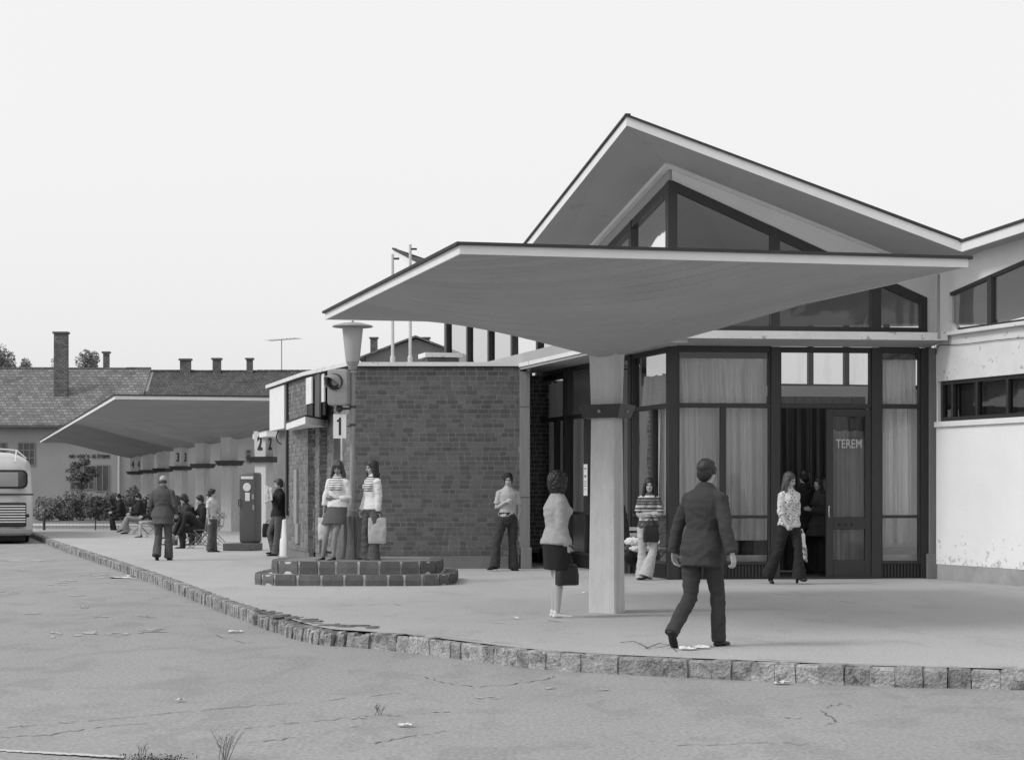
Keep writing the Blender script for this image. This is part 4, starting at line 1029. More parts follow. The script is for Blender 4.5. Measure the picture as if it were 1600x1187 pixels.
chimney(hA, 84, 104, 632, 518, HY + 2.4, M['chim'])
chimney(hA, 161, 170, 585, 549, HY + 5.6, M['chim'])
for a, b, y in ((281, 297, 560), (332, 344.5, 559), (385, 394.5, 559)): chimney(hB, a, b, 590, y, HY + 5.2, M['chim'])
MB().box(Vector((hx(214.5), HY + 2.5, hzz(623, F / (HY + 2.5)))), X1, Vector((0, 6, hzz(580, F / (HY + 5.5)) - hzz(664))).normalized(), Z, .13, 3.4, .12).build('verge_tiles', M['plaster'], hA)
an = at(440, 583, F / (HY + 5.6)); at_ = at(440, 531, F / (HY + 5.6))
ant = empty('tv_antenna', an, 0, 'thin rooftop television antenna above the dark tiled roof', 'antenna')
MB().tube([an - Z * .4, at_], .035, 6).build('mast', M['metal'], ant)
am = MB(); am.tube([at_ + X1 * -.9 - Z * .05, at_ + X1 * 1.2 + Z * .12], .02, 5)
for k in range(8): c_ = at_ + X1 * (-.8 + .27 * k) + Z * (-.04 + .02 * k); am.tube([c_ - Vector((.25, .5, 0)), c_ + Vector((.25, .5, 0))], .012, 4)
am.build('elements', M['metal'], ant)
def hwin(parent, px0, px1, y0, y1, nm='window', bars=(1, 1)):
    a, b, z0, z1 = hx(px0), hx(px1), hzz(y1), hzz(y0)
    w = MB().abox(a, HY - .03, z0, b, HY + .02, z1).build(nm, M['darkpane'], parent)
    f = MB(); t = .07
    for (p, q, r_, s_) in ((a, z0, b, z0 + t), (a, z1 - t, b, z1), (a, z0 + t, a + t, z1 - t), (b - t, z0 + t, b, z1 - t)): f.abox(p, HY - .06, q, r_, HY - .032, s_)
    for k in range(bars[0]): x = a + (b - a) * (k + 1) / (bars[0] + 1); f.abox(x - .03, HY - .058, z0 + t, x + .03, HY - .034, z1 - t)
    for k in range(bars[1]): z = z0 + (z1 - z0) * (k + 1) / (bars[1] + 1); f.abox(a + t, HY - .056, z - .03, b - t, HY - .036, z + .03)
    f.build('frame', M['plaster2'], w)
hwin(hA, 28, 55, 691, 727, bars=(2, 2)); hwin(hA, -16, 11, 691, 727, bars=(2, 2)); hwin(hA, 110, 128, 727, 765, bars=(1, 2)); hwin(hA, 130, 148, 727, 765, bars=(1, 2)); hwin(hA, 150, 171, 726, 768, bars=(1, 0))
text('wall_lettering', 'MÁV  KÖZP. VI.  ÜZ. ÉTTERME', .30, Vector((hx(140), HY - .03, hzz(713))), X1, Z, M['ink'], hA, .02, .0, .66)
MB().tube([Vector((hx(186), HY - .1, 0)), Vector((hx(186), HY - .1, hzz(668)))], .07, 8).build('downpipe', M['lmetal'], hA)
for a, b in ((384, 390), (345, 351), (434, 441)): hwin(hB, a, b + 3, 702, 722, bars=(0, 2))
hwin(hB, 441, 447, 703, 722, bars=(0, 1))
# gable house seen above the brick building
SG = 20.; gh = empty('gable_house', (hx(632, SG), F / SG, 0), 0, 'grey gable end with two chimneys rising above the brick building roof', 'building')
yg = F / SG; x0, x1, xa = hx(572, SG), hx(700, SG), hx(649.5, SG); x1 = xa + (xa - x0) * 1.0
ze, za = hzz(556, SG), hzz(529.5, SG)
gm = MB(); pts = [Vector((x0, yg, 0)), Vector((x1, yg, 0)), Vector((x1, yg, ze)), Vector((xa, yg, za)), Vector((x0, yg, ze))]
gm.add(pts + [p + YV * 9 for p in pts], [[0, 1, 2, 3, 4], [9, 8, 7, 6, 5]] + [[i, i + 5, (i + 1) % 5 + 5, (i + 1) % 5] for i in range(5)]); gm.build('wall', M['plaster2'], gh)
gr = MB()
for sx, px_ in ((-1, x0), (1, x1)):
    a = Vector((px_ + sx * .6, yg - .5, ze - .27)); b = Vector((xa, yg - .5, za + .12)); gr.add([a, b, b + YV * 10, a + YV * 10, a + Z * .14, b + Z * .14, b + YV * 10 + Z * .14, a + YV * 10 + Z * .14], [[0, 1, 2, 3], [7, 6, 5, 4], [0, 4, 5, 1], [3, 2, 6, 7], [0, 3, 7, 4], [1, 5, 6, 2]])
gr.build('roof', M['tile'], gh)
chimney(gh, 578.5, 589.5, 556, 526.5, yg + 1.5, M['chim']); chimney(gh, 660, 671, 545, 526.5, yg + 3, M['chim'])

# ------------------------------------------------------------------ trees and bushes
def leaves(blobs, n, size, seed, flat=.5):
    """leaf sized faces scattered in noisy blobs: (centre, radii)"""
    r = random.Random(seed); mb = MB(); tot = sum(b[1][0] * b[1][1] * b[1][2] for b in blobs)
    for c, rad in blobs:
        k = int(n * rad[0] * rad[1] * rad[2] / tot)
        for _ in range(k):
            while True:
                d = Vector((r.uniform(-1, 1), r.uniform(-1, 1), r.uniform(-1, 1)))
                if d.length <= 1: break
            d = d.normalized() * (d.length ** .75)
            if noise.noise(d * 2.2 + Vector(c)) < -.22: continue
            p = Vector((c[0] + d.x * rad[0], c[1] + d.y * rad[1], c[2] + d.z * rad[2]))
            a = Vector((r.gauss(0, 1), r.gauss(0, 1), r.gauss(0, 1))).normalized(); b = a.cross(Vector((r.gauss(0, 1), r.gauss(0, 1), r.gauss(0, 1)))).normalized()
            s = size * r.uniform(.5, 1.3)
            mb.add([p - a * s, p + b * s * flat, p + a * s, p - b * s * flat], [[0, 1, 2, 3]])
    return mb
def tree(px0, px1, ytop, ybase, s, label, seed, n=2600, group='trees behind the long house', tall=False):
    r = random.Random(seed); y = F / s; xc = hx((px0 + px1) / 2, s); w = (px1 - px0) / s / 2; zt = hzz(ytop, s); zb = hzz(ybase, s)
    t = empty('tree', (xc, y, 0), 0, label, 'tree', group)
    bl = [((xc + r.uniform(-.5, .5) * w, y + r.uniform(-.5, .5) * w, zb + (zt - zb) * r.uniform(.12, .82)), (w * r.uniform(.4, .6), w * r.uniform(.4, .6), (zt - zb) * r.uniform(.16, .28))) for _ in range(12)]
    bl.append(((xc, y, zt - (zt - zb) * .25), (w * .32, w * .32, (zt - zb) * .25)))
    leaves(bl, n * 2, .022 * (zt - zb) + .03, seed).build('crown', M['leaf'], t)
    tk = MB(); tk.tube([(xc, y, 0), (xc + .1, y, zb * .6), (xc, y, (zt + zb) / 2)], [.28, .2, .06], 8)
    for k in range(5):
        a = r.uniform(0, 6.28); tk.tube([(xc, y, zb * .7 + k * .1 * (zt - zb)), (xc + math.cos(a) * w * .5, y + math.sin(a) * w * .5, zb + (zt - zb) * r.uniform(.3, .6))], [.09, .03], 6)
    tk.build('trunk', M['trunk'], t)
tree(-22, 30, 536, 600, 16, 'tall leafy tree at the left edge above the pale tiled roof', 1)
tree(26, 50, 560, 600, 16.5, 'low rounded tree top just right of the tall tree at the left edge', 2, 1500)
tree(76, 110, 556, 600, 17, 'tree top showing on both sides of the tall plain chimney', 3, 1500)
tree(116, 157, 545, 600, 16, 'pointed tree crown between the tall chimney and the small one', 4, 2200)
def bush(px0, px1, ytop, ybase, s, label, seed, n=2200, m='leaf2', group='bushes along the gravel path'):
    r = random.Random(seed); y = F / s; xc = hx((px0 + px1) / 2, s); w = (px1 - px0) / s / 2; zt = hzz(ytop, s)
    bl = [((xc + r.uniform(-.6, .6) * w, y + r.uniform(-.4, .4), zt * r.uniform(.35, .85)), (w * r.uniform(.25, .45), .7, zt * r.uniform(.18, .36))) for _ in range(13)] + [((xc, y, zt * .4), (w, .8, zt * .42))]
    b = leaves(bl, int(n * 1.6), .085, seed, .4).build('bush', M[m], None, origin=Vector((xc, y, 0)))
    tag(b, label, 'bush', group)
bd = [(50, 92, 778, 'low dusty bush directly beside the bus'), (82, 124, 772, 'second dusty bush from the bus, under the wall lettering'), (112, 150, 768, 'dusty bush at the foot of the small tree'), (140, 178, 771, 'dusty bush below the doorway of the long house'), (168, 204, 773, 'dusty bush behind the seated man in black'), (194, 226, 762, 'taller bush touching the last platform pier'), (222, 262, 772, 'bush hidden behind the platform piers')]
for i, (a, b, yt, lab) in enumerate(bd): bush(a, b, yt, 820, 34.5 - .3 * i, lab, 20 + i)
def small_tree():
    s = 33.; y = F / s; xc = hx(125, s)
    t = empty('small_tree', (xc, y, 0), 0, 'small open crowned tree in front of the wall lettering of the long house', 'tree')
    r = random.Random(5); bl = [((hx(px, s), y + r.uniform(-.3, .3), hzz(py, s)), (rr * .75, rr * .75, rr * .45)) for px, py, rr in ((108, 735, .28), (118, 727, .38), (130, 722, .4), (140, 734, .4), (124, 744, .45), (134, 748, .4), (112, 748, .3), (134, 710, .15), (148, 742, .25), (126, 758, .4))]
    leaves(bl, 1500, .085, 6, .4).build('crown', M['leaf'], t)
    MB().tube([(xc, y, 0), (xc + .1, y, 1.2), (xc, y, 2.3)], [.06, .05, .02], 6).build('trunk', M['trunk'], t)
small_tree()
# low wire fence
fe = empty('wire_fence', (gnd(110, 828).x, 75, 0), 0, 'low thin wire fence at the end of the pavement beside the bus', 'fence')
fx0, fx1 = hx(56, 44), hx(176, 44)
for k, px in enumerate((69, 149)): MB().tube([(hx(px, 44), 75, -.05), (hx(px, 44), 75, .42)], .045 if k == 0 else .022, 6).build('post', M['dmetal'], fe)
fw = MB(); x = fx0
while x < fx1: fw.tube([(x, 75, 0), (x, 75, .30)], .004, 4); x += .12
for z in (.05, .30): fw.tube([(fx0, 75, z), (fx1, 75, z)], .008, 4)
fw.build('wire_mesh', M['metal'], fe)

# ------------------------------------------------------------------ the bus
M['buspaint'] = mat('coach_paint', .5, .3, .08, 1, .04, 60, 0, spec=.6)
bus = empty('bus', (-15.27, 62, SW), 0, 'pale round backed coach with slatted rear grille parked at the kerb', 'bus')
BC = Vector((-15.30, 62.0, 0)); BX = U; BY = V
BX = U.copy(); BY = Vector((-BX.y, BX.x, 0))
def busring(z, hw, y0, y1, e=5.0, n=56):
    out = []
    for k in range(n):
        a = 2 * math.pi * k / n; c, s = math.cos(a), math.sin(a)
        out.append(BC + BX * (hw * abs(c) ** (2 / e) * (1 if c >= 0 else -1)) + BY * ((y0 + y1) / 2 + (y1 - y0) / 2 * abs(s) ** (2 / 9.) * (1 if s >= 0 else -1)) + Z * z)
    return out
prof = [(.08, 1.20, .12), (.14, 1.25, .04), (.5, 1.26, .0), (1.0, 1.255, .02), (1.24, 1.25, .05), (1.30, 1.245, .06), (1.36, 1.235, .04), (1.75, 1.225, .10), (2.05, 1.21, .17), (2.22, 1.17, .25), (2.36, 1.05, .40), (2.47, .86, .62), (2.54, .6, .95), (2.57, .2, 1.5)]
MB().rings([busring(z, hw, y0, 10.4 - y0) for z, hw, y0 in prof]).build('body', M['buspaint'], bus, smooth=True)
def bface(x0, x1, z0, z1, off, d, m, nm, rad=.0, par=bus):
    c = BC + BX * ((x0 + x1) / 2) + BY * off + Z * ((z0 + z1) / 2)
    return (rbox(c, BX, -BY, (x1 - x0) / 2, (z1 - z0) / 2, d, max(rad, .004)) if rad else MB().box(c, BX, BY, Z, (x1 - x0) / 2, d, (z1 - z0) / 2)).build(nm, m, par, smooth=bool(rad))
wnd = bface(-1.06, 1.06, 1.47, 2.02, .085, .06, M['rubber'], 'rear_window', .17)
bface(-1.02, 1.02, 1.51, 1.98, .065, .05, M['darkpane'], 'pane', .14, wnd)
bface(.22, .80, 1.52, 1.96, .03, .02, M['plaster'], 'blind', .02, wnd); bface(-.6, .12, 1.52, 1.96, .03, .02, M['plaster'], 'blind', .02, wnd)
bface(-1.22, 1.22, 1.27, 1.32, .02, .02, M['dmetal'], 'belt_line')
g_ = bface(-1.02, 1.02, .34, 1.06, .0, .03, M['dmetal'], 'grille', .06)
for k in range(7): bface(-.98, .99, .94 - k * .078, .975 - k * .078, -.045, .012, M['chrome'], 'grille_bar', 0, g_)
bface(-1.2, 1.2, .14, .28, -.06, .06, M['metal'], 'bumper', .05)
bface(.98, 1.10, .62, .72, -.03, .03, M['black'], 'tail_lamp', .03); 
for sx in (-1, 1):
    wl = MB(); ax = BX
    c = BC + BX * (sx * 1.0) + BY * 2.2 + Z * (SW + .47)
    w = MB().lathe(c - BX * .14, [(.30, 0), (.44, .0), (.47, .04), (.47, .24), (.44, .28), (.30, .28)], 28, BX).build('wheel', M['rubber'], bus, smooth=True)
    c2 = BC + BX * (sx * 1.0) + BY * 7.6 + Z * (SW + .47)
    MB().lathe(c2 - BX * .14, [(.30, 0), (.44, .0), (.47, .04), (.47, .24), (.44, .28), (.30, .28)], 28, BX).build('wheel', M['rubber'], bus, smooth=True)
bu = MB().box(BC + BY * 3.5 + Z * .0, BX, BY, Z, 1.0, 3.2, .08).build('underframe', M['black'], bus)
MB().tube([BC + BX * x + BY * y + Z * z for x, y, z in ((-1.0, .5, 2.30), (-.75, .5, 2.58), (0, .45, 2.66), (.75, .5, 2.60), (1.02, .5, 2.36))], .022, 8).build('roof_rail', M['chrome'], bus, smooth=True)
for x in (-.72, .74): MB().tube([BC + BX * x + BY * .5 + Z * 2.6, BC + BX * (x - .04) + BY * .18 + Z * 2.25], .02, 6).build('rail_stay', M['chrome'], bus)

# ------------------------------------------------------------------ weighing machine
wm = empty('weighing_machine', gnd(388, 861), 0, 'tall dark weighing machine with round dial standing on a low step', 'weighing machine')
wc_ = gnd(390, 859.5); WX = Vector((math.cos(R(-16)), math.sin(R(-16)), 0)); WY = Vector((-WX.y, WX.x, 0)); wc_ = Vector((wc_.x, wc_.y + .15, 0))
M['enamel'] = mat('dark_enamel', .075, .45, .2, 3, .05, 60, .1, .001, spec=.5, stain=1, stain_scale=8, stain_v=1.6, stain_edge=(.66, .74))
MB().box(wc_ + Z * .09 + WX * -.10 - WY * .22, WX, WY, Z, .34, .40, .085).build('step', M['enamel'], wm, bevel=.01)
bx = rbox(wc_ + Z * (.17 + .84), WX, -WY, .205, .84, .19, .07).build('cabinet', M['enamel'], wm, smooth=True)
fcn = wc_ - WY * .195
MB().lathe(fcn + Z * 1.50, [(.10, 0), (.10, .015), (.085, .018)], 24, -WY).build('dial', M['plate'], wm)
MB().box(fcn + Z * 1.72 - WY * .0, WX, WY, Z, .16, .012, .035).build('name_panel', M['plate'], wm, bevel=.008)
MB().box(fcn + Z * 1.27 + WX * .01, WX, WY, Z, .06, .008, .10).build('card', M['plate'], wm, bevel=.004)
MB().box(fcn + Z * 1.27 + WX * .15, WX, WY, Z, .03, .008, .06).build('coin_plate', M['metal'], wm); MB().box(fcn + Z * 1.02 + WX * .16, WX, WY, Z, .02, .008, .06).build('coin_tray', M['metal'], wm)
MB().tube([fcn + Z * 1.20 - WX * .18, fcn + Z * 1.20 - WX * .2 - WY * .04, fcn + Z * 1.05 - WX * .2 - WY * .04, fcn + Z * 1.05 - WX * .18], .012, 6).build('handle', M['black'], wm)

# ------------------------------------------------------------------ folding chairs
def make_chair():
    c = empty('folding_chair', (0, 0, 0), 0, 'x', 'chair', 'folding chairs along the platform')
    m = MB().box((0, 0, .45), X1, YV, Z, .20, .20, .014); m.build('seat', M['wood'], c, bevel=.005)
    for z in (.68, .78): MB().box((0, .235, z), X1, YV, Z, .20, .008, .03).build('back_slat', M['lmetal'], c)
    for sx in (-1, 1):
        MB().tube([(sx * .21, -.22, .0), (sx * .21, .0, .25), (sx * .21, .21, .46), (sx * .21, .25, .84)], .012, 6).build('leg', M['metal'], c)
        MB().tube([(sx * .195, .27, .0), (sx * .195, -.19, .45)], .012, 6).build('leg', M['metal'], c)
    MB().tube([(-.21, -.2, .03), (.21, -.2, .03)], .01, 6).build('crossbar', M['metal'], c)
    return c
chair0 = make_chair()
# ------------------------------------------------------------------ people
def loft(rings_, n=16, flat=(0, 0)):
    """rings_: list of (centre, side vector, front vector) giving half axes; returns verts, faces closed with rounded ends"""
    vs_ = []; fs = []
    def ring(c, a, b): return [c + a * math.cos(2 * math.pi * k / n) + b * math.sin(2 * math.pi * k / n) for k in range(n)]
    R_ = [ring(*r) for r in rings_]
    for r in R_: vs_ += r
    for k in range(len(R_) - 1):
        for i in range(n): j = (i + 1) % n; fs.append([k * n + i, k * n + j, (k + 1) * n + j, (k + 1) * n + i])
    for end, (c, a, b), nb in ((0, rings_[0], rings_[1]), (-1, rings_[-1], rings_[-2])):
        if flat[0 if end == 0 else 1]:
            q = list(range(n)) if end == 0 else [(len(R_) - 1) * n + i for i in range(n)]
            fs.append(q[::-1] if end == 0 else q); continue
        d = (c - nb[0]); d = d.normalized() if d.length > 1e-6 else Z
        e = min(a.length, b.length)
        i0 = len(vs_); vs_ += ring(c + d * e * .45, a * .72, b * .72); i1 = len(vs_); vs_.append(c + d * e * .7)
        base = 0 if end == 0 else (len(R_) - 1) * n
        for i in range(n):
            j = (i + 1) % n
            if end == 0: fs += [[base + j, base + i, i0 + i, i0 + j], [i0 + j, i0 + i, i1]]
            else: fs += [[base + i, base + j, i0 + j, i0 + i], [i0 + i, i0 + j, i1]]
    return vs_, fs
class Sk:
    def __init__(s): s.v = []; s.f = []
    def add(s, vf):
        n = len(s.v); s.v += vf[0]; s.f += [[i + n for i in f] for f in vf[1]]
    def limb(s, pts, rad, flat=1.0, side=X1, n=14, cut=(0, 0)):
        rr = []
        for i, p in enumerate(pts):
            t = (pts[min(i + 1, len(pts) - 1)] - pts[max(i - 1, 0)]).normalized()
            a = side - t * side.dot(t)
            if a.length < .1: a = YV - t * YV.dot(t)
            a.normalize(); b = t.cross(a); r = rad[i]
            rr.append((p, a * r, b * (r * flat)))
        s.add(loft(rr, n, cut))
    def ell(s, c, a, b, d, n=14):
        rr = []
        for k in range(1, 8):
            t = math.pi * k / 8; rr.append((c - d * math.cos(t), a * math.sin(t), b * math.sin(t)))
        vs_, fs = [], []
        n_ = n
        for (p, x, y) in rr: vs_ += [p + x * math.cos(2 * math.pi * k / n_) + y * math.sin(2 * math.pi * k / n_) for k in range(n_)]
        m = len(rr)
        for k in range(m - 1):
            for i in range(n_): j = (i + 1) % n_; fs.append([k * n_ + i, k * n_ + j, (k + 1) * n_ + j, (k + 1) * n_ + i])
        a0 = len(vs_); vs_ += [c - d, c + d]
        for i in range(n_): j = (i + 1) % n_; fs += [[j, i, a0], [(m - 1) * n_ + i, (m - 1) * n_ + j, a0 + 1]]
        s.add((vs_, fs))
    def build(s, name, m, parent, voxel=.012, smooth=3, wr=0, wsc=9, wst=(1, 1, 1), seed=0):
        me = bpy.data.meshes.new('tmp'); me.from_pydata([tuple(v) for v in s.v], [], s.f); me.update()
        bm = bmesh.new(); bm.from_mesh(me)
        bmesh.ops.recalc_face_normals(bm, faces=bm.faces); bm.to_mesh(me); bm.free()
        o = bpy.data.objects.new('tmp', me); COL.objects.link(o)
        md = o.modifiers.new('r', 'REMESH'); md.mode = 'VOXEL'; md.voxel_size = voxel; md.use_smooth_shade = True
        ms = o.modifiers.new('s', 'SMOOTH'); ms.factor = .5; ms.iterations = smooth
        dg = bpy.context.evaluated_depsgraph_get(); dg.update()
        me2 = bpy.data.meshes.new_from_object(o.evaluated_get(dg)); bpy.data.objects.remove(o); bpy.data.meshes.remove(me)
        me2.name = name
        if wr:
            nv = len(me2.vertices); co = np.empty(nv * 3); me2.vertices.foreach_get('co', co); co = co.reshape(-1, 3)
            no = np.empty(nv * 3); me2.vertices.foreach_get('normal', no); no = no.reshape(-1, 3)
            dd = np.empty(nv); sx, sy, sz = wst
            for i in range(nv):
                q = Vector((co[i][0] * sx * wsc + seed, co[i][1] * sy * wsc, co[i][2] * sz * wsc)); nn = noise.noise(q)
                dd[i] = (1 - abs(nn) * 2.6) * .6 + noise.noise(q * 2.3) * .5
            co += no * (dd * wr)[:, None]; me2.vertices.foreach_set('co', co.ravel()); me2.update()
        me2.materials.clear(); me2.materials.append(m)
        me2.polygons.foreach_set('use_smooth', [True] * len(me2.polygons))
        ob = bpy.data.objects.new(name, me2); COL.objects.link(ob); ob.parent = parent
        return ob
def vv(t): return Vector((t[0], -t[1], t[2]))     # (to the person's left, forward, up) -> local axes, the person faces -Y
def lerp(a, b, t): return a + (b - a) * t
def cloth(name, base, **kw):
    k = dict(rough=.9, var=.12, scale=8, fine=.08, fscale=150, bump=.25, bdist=.003); k.update(kw)
    return mat(name, base, **k)
def stripes(m, lo, hi, bands, axis=2, chest=0):
    """bands in metres of local height: list of (z, value) used as constant steps"""
    nt = m.node_tree; L = nt.links.new; b = nt.nodes['Principled BSDF']
    tc = N(nt, 'ShaderNodeTexCoord'); sp = N(nt, 'ShaderNodeSeparateXYZ'); L(tc.outputs['Object'], sp.inputs[0])
    mr = N(nt, 'ShaderNodeMapRange', i_1=lo, i_2=hi, i_3=0, i_4=1); L(sp.outputs[axis], mr.inputs[0])
    cr_ = N(nt, 'ShaderNodeValToRGB'); cr_.color_ramp.interpolation = 'CONSTANT'; el_ = cr_.color_ramp.elements
    el_[0].position = 0; el_[0].color = G(bands[0][1]); el_.remove(el_[1])
    for z, v in bands[1:]:
        e = el_.new((z - lo) / (hi - lo)); e.color = G(v)
    L(mr.outputs[0], cr_.inputs[0])
    if chest:
        ab = N(nt, 'ShaderNodeMath', operation='ABSOLUTE'); L(sp.outputs[0], ab.inputs[0]); lt = N(nt, 'ShaderNodeMath', operation='LESS_THAN', i_1=chest); L(ab.outputs[0], lt.inputs[0])
        mx = N(nt, 'ShaderNodeMix', data_type='RGBA'); L(lt.outputs[0], mx.inputs[0]); mx.inputs[6].default_value = G(bands[0][1]); L(cr_.outputs[0], mx.inputs[7]); L(mx.outputs[2], b.inputs['Base Color'])
    else: L(cr_.outputs[0], b.inputs['Base Color'])
    return m
def person(px, py, H, rz, label, clothes, hair, pose, k=1.0, vox=.011, skin='skin', group=None, face=True, zoff=0.0, stocky=1.0, s=None, legskin=None, shoes='leather', heel=.0, loc=None, bare_feet=False):
    g = loc if loc else gnd(px, py)
    h = H / 1.75
    root = empty('person', g, R(rz), label, 'person', group)
    P = pose; st = stocky
    lean = vv(P.get('lean', (0, 0, 1))).normalized()
    hs = R(P.get('twist', 0)); ch, sh = math.cos(hs), math.sin(hs)
    hipside = X1.copy(); shside = Vector((ch, sh, 0)); shside = (shside - lean * shside.dot(lean)).normalized()
    front = -(lean.cross(shside)).normalized() * 1.0
    if front.y > 0 and abs(hs) < 1.5: front = -front
    # joints with the hip centre at the origin, shifted so that the lower foot stands on the ground
    hip = Vector((0, 0, 0)); L = .58 * h
    J = {}
    hw = .095 * h
    for sgn, nm in ((1, 'L'), (-1, 'R')):
        hj = hip + hipside * (sgn * hw) - Z * .01
        th, shn, ft = P['leg' + nm]
        kn = hj + vv(th).normalized() * (.43 * h); an = kn + vv(shn).normalized() * (.405 * h)
        fd = vv(ft).normalized(); J['hip' + nm] = hj; J['kn' + nm] = kn; J['an' + nm] = an; J['fd' + nm] = fd
        J['low' + nm] = min(an.z - .075 * h, (an + fd * .16 * h).z - .03 * h)
    low = min(J['lowL'], J['lowR'])
    up = Vector((0, 0, -low + zoff - heel * 0))
    if P.get('hipz'): up = Vector((0, 0, P['hipz'] * h))
    up.z += heel
    for key in list(J):
        if isinstance(J[key], Vector) and not key.startswith('fd'): J[key] = J[key] + up
    hip = hip + up
    curve = vv(P.get('curve', (0, 0, 0))) * h     # mid spine bulge
    def sp(t):
        return hip + lean * (L * t) + curve * (4 * t * (1 - t)) if t <= 1 else hip + lean * (L * t)
    neck = sp(1.0); hl = vv(P.get('head', (0, .08, 1))).normalized()
    hy, hp = R(P.get('yaw', 0)), P.get('pitch', 0)
    hf = Vector((math.sin(hy), -math.cos(hy), 0)); hf = (hf - Z * math.sin(R(hp))).normalized()
    hup = (Z - hf * hf.z).normalized(); hup = (hup * .85 + (hl - hf * hl.dot(hf)) * .5).normalized(); hs_ = hf.cross(hup).normalized()
    if P.get('tilt'): 
        m_ = Matrix.Rotation(R(P['tilt']), 3, hf); hup = m_ @ hup; hs_ = m_ @ hs_
    hc = neck + hl * (.125 * h) + hup * .0 + hf * .01
    hr = .98 * (h ** .6)                          # heads vary less than height
    def HP(x, f, u): return hc + hs_ * (x * hr) + hf * (f * hr) + hup * (u * hr)
    shw = P.get('shw', .138 if P.get('female') else .158) * h * (st ** .5)
    for sgn, nm in ((1, 'L'), (-1, 'R')):
        sj = sp(.815) + shside * (sgn * shw)
        if 'shrug' in P: sj = sj + Z * P['shrug']
        ua, fa_, hd = P['arm' + nm][:3]
        el_ = sj + vv(ua).normalized() * (.285 * h); wr_ = el_ + vv(fa_).normalized() * (.245 * h)
        J['sh' + nm] = sj; J['el' + nm] = el_; J['wr' + nm] = wr_; J['hd' + nm] = vv(hd).normalized()
        J['cu' + nm] = P['arm' + nm][3] if len(P['arm' + nm]) > 3 else .35
        J['pn' + nm] = vv(P['arm' + nm][4]) if len(P['arm' + nm]) > 4 else None
    # ---- torso rings shared by body and clothes: (t along the spine, half width, half depth)
    tr = P.get('torso', [(-.13, .12, .10), (-.02, .165, .115), (.12, .158, .108), (.30, .135, .095), (.45, .145, .108), (.62, .162, .118), (.76, .165, .112), (.87, .132, .088), (.95, .078, .068), (1.03, .058, .058)])
    if P.get('female'): tr = [(-.13, .125, .11), (-.02, .172, .125), (.10, .16, .112), (.30, .122, .09), (.45, .13, .10), (.60, .143, .118), (.68, .145, .12), (.78, .142, .10), (.87, .112, .08), (.95, .068, .062), (1.03, .05, .052)]
    def trings(t0, t1, off, extra=None):
        out = []
        for t, a, b in tr:
            if t0 <= t <= t1: out.append((t, a, b))
        out = [(t0,) + intp(t0)] + [o for o in out if t0 < o[0] < t1] + [(t1,) + intp(t1)]
        res = []
        for t, a, b in out:
            sd_ = lerp(hipside, shside, min(max(t, 0), 1)).normalized(); fr_ = sd_.cross(lean).normalized()
            e = extra(t) if extra else (0, 0)
            res.append((sp(t) if t > 0 else hip + lean * (L * t), sd_ * (a * h * st + off + e[0]), fr_ * (b * h * st + off + e[1])))
        return res
    def intp(t):
        if t <= tr[0][0]: return tr[0][1:]
        for p, q in zip(tr, tr[1:]):
            if p[0] <= t <= q[0]: u = (t - p[0]) / (q[0] - p[0]); return (lerp(p[1], q[1], u), lerp(p[2], q[2], u))
        return tr[-1][1:]
    # ---- body
    S = Sk(); S.add(loft(trings(-.13, 1.03, -.004), 20))
    S.limb([neck - lean * .03, hc - hup * .03 + hf * -.01], [.052 * h, .048 * h])
    S.ell(HP(0, -.012, .03), hs_ * .073 * hr, hf * .092 * hr, hup * .092 * hr)
    S.ell(HP(0, .022, -.045), hs_ * .056 * hr, hf * .062 * hr, hup * .072 * hr)
    S.ell(HP(0, .05, -.095), hs_ * .026 * hr, hf * .022 * hr, hup * .02 * hr)
    S.limb([HP(0, .078, .005), HP(0, .10, -.03), HP(0, .085, -.04)], [.009, .013, .012])
    S.ell(HP(0, .074, .022), hs_ * .045 * hr, hf * .014 * hr, hup * .009 * hr)
    for sx in (-1, 1):
        S.ell(HP(sx * .074, -.01, -.01), hs_ * .009, hf * .02, hup * .03); S.ell(HP(sx * .032, .062, -.03), hs_ * .02, hf * .018, hup * .022)
    for nm, sgn in (('L', 1), ('R', -1)):
        a, b, c = J['hip' + nm], J['kn' + nm], J['an' + nm]; lr = h * (st ** .7)
        S.limb([a, lerp(a, b, .5), b, lerp(b, c, .3), lerp(b, c, .7), c], [.082 * lr, .068 * lr, .05 * lr, .052 * lr, .038 * lr, .032 * lr])
        fd = J['fd' + nm]; fs_ = Z.cross(fd).normalized() if abs(fd.z) < .95 else X1
        fu = fd.cross(fs_).normalized(); fu = fu if fu.z > 0 else -fu
        S.limb([c - fu * .02, c - fu * .045 * h - fd * .02, c + fd * .09 * h - fu * .055 * h, c + fd * .16 * h - fu * .06 * h], [.033 * h, .033 * h, .036 * h, .026 * h], .7, fs_)
        J['fu' + nm] = fu; J['fs' + nm] = fs_
        a, b, c = J['sh' + nm], J['el' + nm], J['wr' + nm]
        S.limb([lerp(sp(.90), a, .5), a, lerp(a, b, .5), b, lerp(b, c, .35), c], [.042 * lr, .048 * lr, .041 * lr, .036 * lr, .036 * lr, .024 * lr])
        # hand: palm, four fingers, thumb
        hd = J['hd' + nm]; fdir = (c - b).normalized()
        pn_ = J['pn' + nm] if J['pn' + nm] else shside * -sgn
        pn_ = (pn_ - hd * pn_.dot(hd)); pn_ = pn_.normalized() if pn_.length > .05 else hd.cross(YV).normalized()
        wdt = hd.cross(pn_).normalized(); hh = h * .98
        # wdt should point to the thumb side (forward for hanging arms)
        if wdt.dot(front) < 0 and abs(wdt.dot(front)) > .2: wdt = -wdt
        elif abs(wdt.dot(front)) <= .2 and wdt.z < 0: wdt = -wdt
